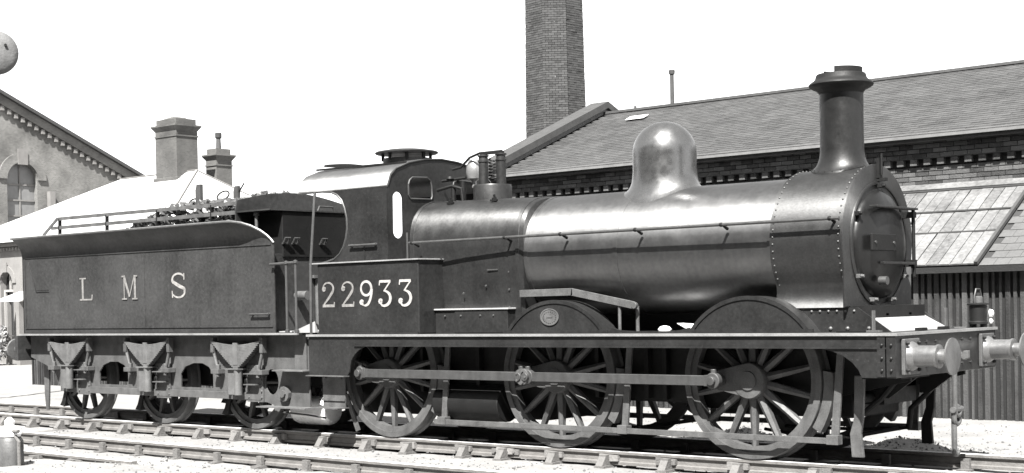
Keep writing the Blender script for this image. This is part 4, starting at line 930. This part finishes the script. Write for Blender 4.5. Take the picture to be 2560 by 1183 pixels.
# ================================================================== WHITE ROOFED HOUSE
house = thing('white_roofed_house', 'low yard house with glaring white hipped roof and two chimneys behind the tender', 'house')
HX0, HX1, HY0, HY1, HE = -43.9, -30.6, 15.0, 21.6, 4.13; RA, RB, HR, HRY = -37.9, -33.45, 6.42, 18.3
hw_ = MB(); holes = [[(-40.62, .80), (-39.80, .80), (-39.80, 2.69)] + arc(-40.21, 2.69, .41, 0, 180, 8)[1:-1] + [(-40.62, 2.69)]]
hw_.plate([(HX0+.3, -.3), (HX1-.3, -.3), (HX1-.3, HE), (HX0+.3, HE)], holes, 'y', HY0, HY0+.3)
hw_.box(HX0+.3, HX0+.6, HY0+.3, HY1-.3, -.3, HE).box(HX1-.6, HX1-.3, HY0+.3, HY1-.3, -.3, HE).box(HX0+.3, HX1-.3, HY1-.3, HY1, -.3, HE)
hw_.build('house_wall', wallm, house, 0)
MB().add([(HX0, HY0-.35, HE), (HX1, HY0-.35, HE), (HX1, HY1+.35, HE), (HX0, HY1+.35, HE), (RA, HRY, HR), (RB, HRY, HR)], [(0,1,5,4),(1,2,5),(2,3,4,5),(3,0,4),(3,2,1,0)]).build('house_roof', roofw, house, 0)
MB().bar((RB, HRY, HR+.02), (HX1, HY0-.35, HE+.02), .08, .03).bar((RB, HRY, HR+.02), (HX1, HY1+.35, HE+.02), .08, .03).bar((RA, HRY, HR+.02), (RB, HRY, HR+.02), .08, .03).build('hip_roll', wallm, house, 0)
MB().box(HX0+.1, HX1-.1, HY0-.18, HY0-.002, HE-.14, HE-.02).build('eaves_cornice', wallm, house, 0)
dm = MB().box(-.05, .05, -.10, 0, -.06, .06).mesh('dentil', wallm, 0)
x = -42.6
while x < -38.6: inst('dentil', dm, house, (x, HY0-.003, HE-.24)); x += .2
win = MB().plate([(-40.62, .80), (-39.80, .80), (-39.80, 2.69)] + arc(-40.21, 2.69, .41, 0, 180, 8)[1:-1] + [(-40.62, 2.69)], [], 'y', HY0+.22, HY0+.24).build('window', winm, house, 0)
MB().box(-40.64, -39.78, HY0+.12, HY0+.20, 2.38, 2.46).box(-40.62, -40.52, HY0+.12, HY0+.20, .80, 2.38).box(-40.24, -40.18, HY0+.12, HY0+.2, 2.46, 3.1).box(-39.87, -39.80, HY0+.12, HY0+.2, .8, 2.38).build('window_frame', whitep, win, 0)
MB().plate(arc(-40.21, 2.69, .62, 0, 180, 12)+arc(-40.21, 2.69, .42, 180, 0, 12), [], 'y', HY0-.05, HY0-.002).build('window_arch', wallm, house, 0)
MB().box(-40.33, -40.09, HY0-.09, HY0-.052, 3.08, 3.42).build('keystone', wallm, house, 0)
# side screen / porch with a white sloping top
MB().add([(-39.55, 14.0, 2.02), (-37.7, 14.0, 2.02), (-37.7, 14.95, 2.45), (-39.55, 14.95, 2.02), (-37.7, 14.0, 2.35)], [(0,1,4),(1,2,4),(0,4,2,3),(0,3,2,1)]).build('porch_roof', glassy, house, 0)
MB().box(-38.6, -38.45, 13.95, 14.1, -.2, 2.01).box(-38.0, -37.8, 14.0, 14.9, -.2, 2.01).build('porch_post', wallm, house, 0)
# chimneys on the house
HM = coursed('house_chimney_brick', .075, 5.5)
def hchim(x0, x1, y0, y1, zb, zt, pot):
    w_ = MB().box(x0, x1, y0, y1, zb, zt-.34)
    p = MB().box(x0-.07, x1+.07, y0-.07, y1+.07, zb, zb+.62)
    c = w_.build('house_chimney', HM, house, 0)
    p.build('plinth', HM, c, 0, bevel=.02)
    MB().box(x0-.03, x1+.03, y0-.03, y1+.03, zt-.62, zt-.57).build('neck_course', HM, c, 0)
    MB().loft([[(a, b_, z) for a, b_ in ((x0-e, y0-e), (x1+e, y0-e), (x1+e, y1+e), (x0-e, y1+e))] for e, z in ((.0, zt-.42), (.11, zt-.26), (.11, zt-.21))]).build('corbelled_cap', HM, c, 0)
    MB().box(x0+.03, x1-.03, y0+.03, y1-.03, zt-.21, zt).build('cap_course', HM, c, 0)
    return c
c1_ = hchim(-35.15, -33.95, 17.85, 18.75, 5.6, 8.25, False)
MB().add([(-34.9, 17.9, 8.25), (-34.2, 17.9, 8.25), (-34.2, 18.7, 8.25), (-34.9, 18.7, 8.25), (-34.45, 18.1, 8.36), (-34.45, 18.6, 8.36)], [(0,1,4),(1,2,5,4),(2,3,5),(3,0,4,5)]).build('mortar_flaunching', HM, c1_, 0)
c2_ = hchim(-34.86, -34.26, 19.8, 20.5, 5.3, 7.36, True)
MB().lathe([(.10, 0), (.085, .30), (.08, .38), (.12, .42), (.12, .58), (.09, .60)], (-34.56, 20.15, 7.36), (0, 0, 1), 14).build('chimney_pot', stackm, c2_)

# ================================================================== DISTANT GABLED BUILDING
gb = thing('gabled_brick_building', 'pale brick building with dentilled gable and arched window at far left', 'building')
GX = -60.; gy0, gz0, gy1, gz1 = 26.61, 12.71, 34.79, 9.02
sl = (gz1-gz0)/(gy1-gy0); ay = 21.5; az = gz0 - sl*(gy0-ay); ey = 38.5; ez = gz0+sl*(ey-gy0)
win_h = [(26.88, 5.9), (28.59, 5.9), (28.59, 8.45)] + arc(27.735, 8.45, .855, 0, 180, 12)[1:-1] + [(26.88, 8.45)]
MB().plate([(2*ay-ey, -.3), (ey, -.3), (ey, ez-.55), (ay, az-.55), (2*ay-ey, ez-.55)], [win_h], 'x', GX, GX-.4).build('gable_wall', farbrick, gb, 0)
MB().plate(win_h, [], 'x', GX-.32, GX-.30).build('window', oldwin, gb, 0)
fm = MB()
for z in (6.6, 7.4, 8.2): fm.box(GX-.29, GX-.24, 26.9, 28.57, z-.04, z+.04)
fm.box(GX-.28, GX-.25, 27.70, 27.77, 5.9, 9.25).build('glazing_bars', wallm, gb, 0)
MB().plate(arc(27.735, 8.45, 1.35, 0, 180, 16)+arc(27.735, 8.45, .88, 180, 0, 16), [], 'x', GX+.10, GX+.002).build('window_arch', farbrick, gb, 0)
MB().box(GX+.102, GX+.16, 27.45, 28.0, 9.2, 10.0).build('keystone', wallm, gb, 0)
def strip(o0, o1, x0, x1, name, m):
    MB().plate([(ay, az+o0), (ey+.6, ez+sl*.6+o0), (ey+.6, ez+sl*.6+o1), (ay, az+o1), (2*ay-ey-.6, ez+sl*.6+o1), (2*ay-ey-.6, ez+sl*.6+o0)], [], 'x', x0, x1).build(name, m, gb, 0)
strip(-.10, .08, GX+.45, GX-.5, 'verge_coping', barm); strip(-.55, -.10, GX+.22, GX-.4, 'raking_cornice', farbrick)
dm = MB().box(0, .16, -.10, .10, -.12, .12).mesh('dentil', wallm, 0)
y = ay+.2
while y < ey: inst('dentil', dm, gb, (GX+.002, y, az+sl*(y-ay)-.70)); y += .38
MB().plate([(2*ay-ey-.4, ez-.1), (ay, az), (ey+.4, ez-.1), (ay, az-.3)], [], 'x', GX-.5, GX-40).build('building_roof', slateund, gb, 0)
MB().box(GX+.0, GX+.3, 29.15, 29.45, 7.1, 7.9).build('wall_lamp', wallm, gb, 0)

# ================================================================== disc signal, ground signal, shrub
ds = thing('disc_signal', 'large round weathered disc standing on a mast at the upper left edge', 'signal', None, (-20.18, 3.0, -.2))
ddir = (Vector((7.5, -13.3, 0))-Vector((-20.1, 3, 0))).normalized()
MB().lathe([(.455, -.05), (.455, .0), (.44, .03), (.36, .075), (.22, .11), (.08, .125), (.01, .127)], (0, 0, 7.2), ddir, 36).build('disc', discm, ds, 50)
MB().cyl((-.20, -.15, 0), (-.20, -.15, 6.9), .08, .06).box(-.25, .02, -.2, .03, 6.85, 7.15).build('mast', discm, ds)
bp_ = Vector((0, 0, 7.34)) + ddir*.11 + Vector((-ddir.y, ddir.x, 0))*.20
MB().cyl(bp_, bp_+ddir*.04, .03, n=10).build('disc_bolt', iron, ds)
gs = thing('ground_signal', 'small dark ground signal lamp with white cap at the lower left edge', 'ground signal', None, (-6.55, -4.96, -.12))
MB().lathe([(.13, .0), (.14, .06), (.135, .36), (.11, .40)], (0, 0, 0), (0, 0, 1), 20).build('signal_case', ironw, gs)
MB().box(-.10, .0, -.155, -.12, .12, .36).build('signal_face', iron, gs, 0, bevel=.004)
MB().lathe([(.11, .0), (.12, .03), (.08, .08), (.05, .12), (.055, .16), (.02, .20)], (0, 0, .41), (0, 0, 1), 18).build('signal_cap', glassy, gs)
MB().tube([(-.17, 0, .0), (-.17, 0, .34), (-.10, 0, .42)], .018).tube([(.17, 0, .0), (.17, 0, .36), (.10, 0, .42)], .02).cyl((.10, -.02, .47), (.20, -.02, .47), .02).build('signal_bracket', chairm, gs)
MB().lathe([(.05, 0), (.05, .05), (.02, .06)], (-.06, -.14, .16), (0, -1, 0), 12).build('signal_lens', glassy, gs)
shb = thing('garden_shrub', 'small pale leafy shrub below the arched house window', 'shrub', None, (-38.9, 13.6, -.17))
MB().tube([(0, 0, 0), (.05, 0, .5), (-.1, 0, 1.0)], .04).tube([(0, 0, .3), (.3, 0, .8)], .03).tube([(0, 0, .3), (-.35, .1, .8)], .03).build('stem', sleeperm, shb)
lf = MB()
for i in range(700):
    a = rnd.uniform(0, 6.28); r_ = rnd.random()**.5*.75; z = .25+rnd.random()*1.05; r_ *= (1-.5*abs(z-.6))
    c_ = Vector((r_*math.cos(a), r_*math.sin(a), z+.1*math.sin(a*3))); M = Matrix.Rotation(rnd.uniform(0, 6), 3, Vector((rnd.random()-.5, rnd.random()-.5, rnd.random()-.5)).normalized())
    lf.add([tuple(M @ Vector(q)*.09+c_) for q in ((-1,0,0),(0,-.5,.1),(1,0,0),(0,.5,.1))], [(0,1,2,3)])
lf.build('foliage', leafm, shb, 0, kind='stuff')

# ================================================================== WAREHOUSE ADDED BEHIND THE CAMERA (unseen, something dark for the paint to mirror)
wh = thing('added_warehouse', 'unseen dark brick warehouse added behind the camera for the black paint to reflect', 'warehouse')
WX0, WX1, WYY, WZ = -76., 85., -21., 13.5
holes = []; x = WX0+2
while x < WX1-3:
    for z in (1.2, 5.4, 9.4): holes.append([(x, z), (x+1.3, z), (x+1.3, z+2.3), (x, z+2.3)])
    x += 5.4
MB().plate([(WX0, -.3), (WX1, -.3), (WX1, WZ), (WX0, WZ)], holes, 'y', WYY-.4, WYY).box(WX0, WX1, WYY-14, WYY-13.6, -.3, WZ).box(WX0, WX0+.4, WYY-13.6, WYY-.4, -.3, WZ).box(WX1-.4, WX1, WYY-13.6, WYY-.4, -.3, WZ).build('added_warehouse_wall', brickm, wh, 0)
MB().box(WX0-.2, WX1+.2, WYY-.5, WYY+.15, WZ+.001, WZ+.35).build('parapet_coping', barm, wh, 0)
MB().add([(WX0, WYY, WZ), (WX1, WYY, WZ), (WX1, WYY-14, WZ), (WX0, WYY-14, WZ), (WX0, WYY-7, WZ+2), (WX1, WYY-7, WZ+2)], [(0,1,5,4),(2,3,4,5)]).build('added_warehouse_roof', slateund, wh, 0)
wme = MB().box(0, 1.3, -.30, -.28, 0, 2.3).mesh('window', winm, 0); fme = MB().box(.60, .70, -.27, -.22, 0, 2.3).box(0, .60, -.27, -.22, 1.1, 1.2).box(.70, 1.3, -.27, -.22, 1.1, 1.2).mesh('window_frame', barm, 0)
for h in holes:
    o = inst('window', wme, wh, (h[0][0], WYY, h[0][1])); inst('window_frame', fme, o)
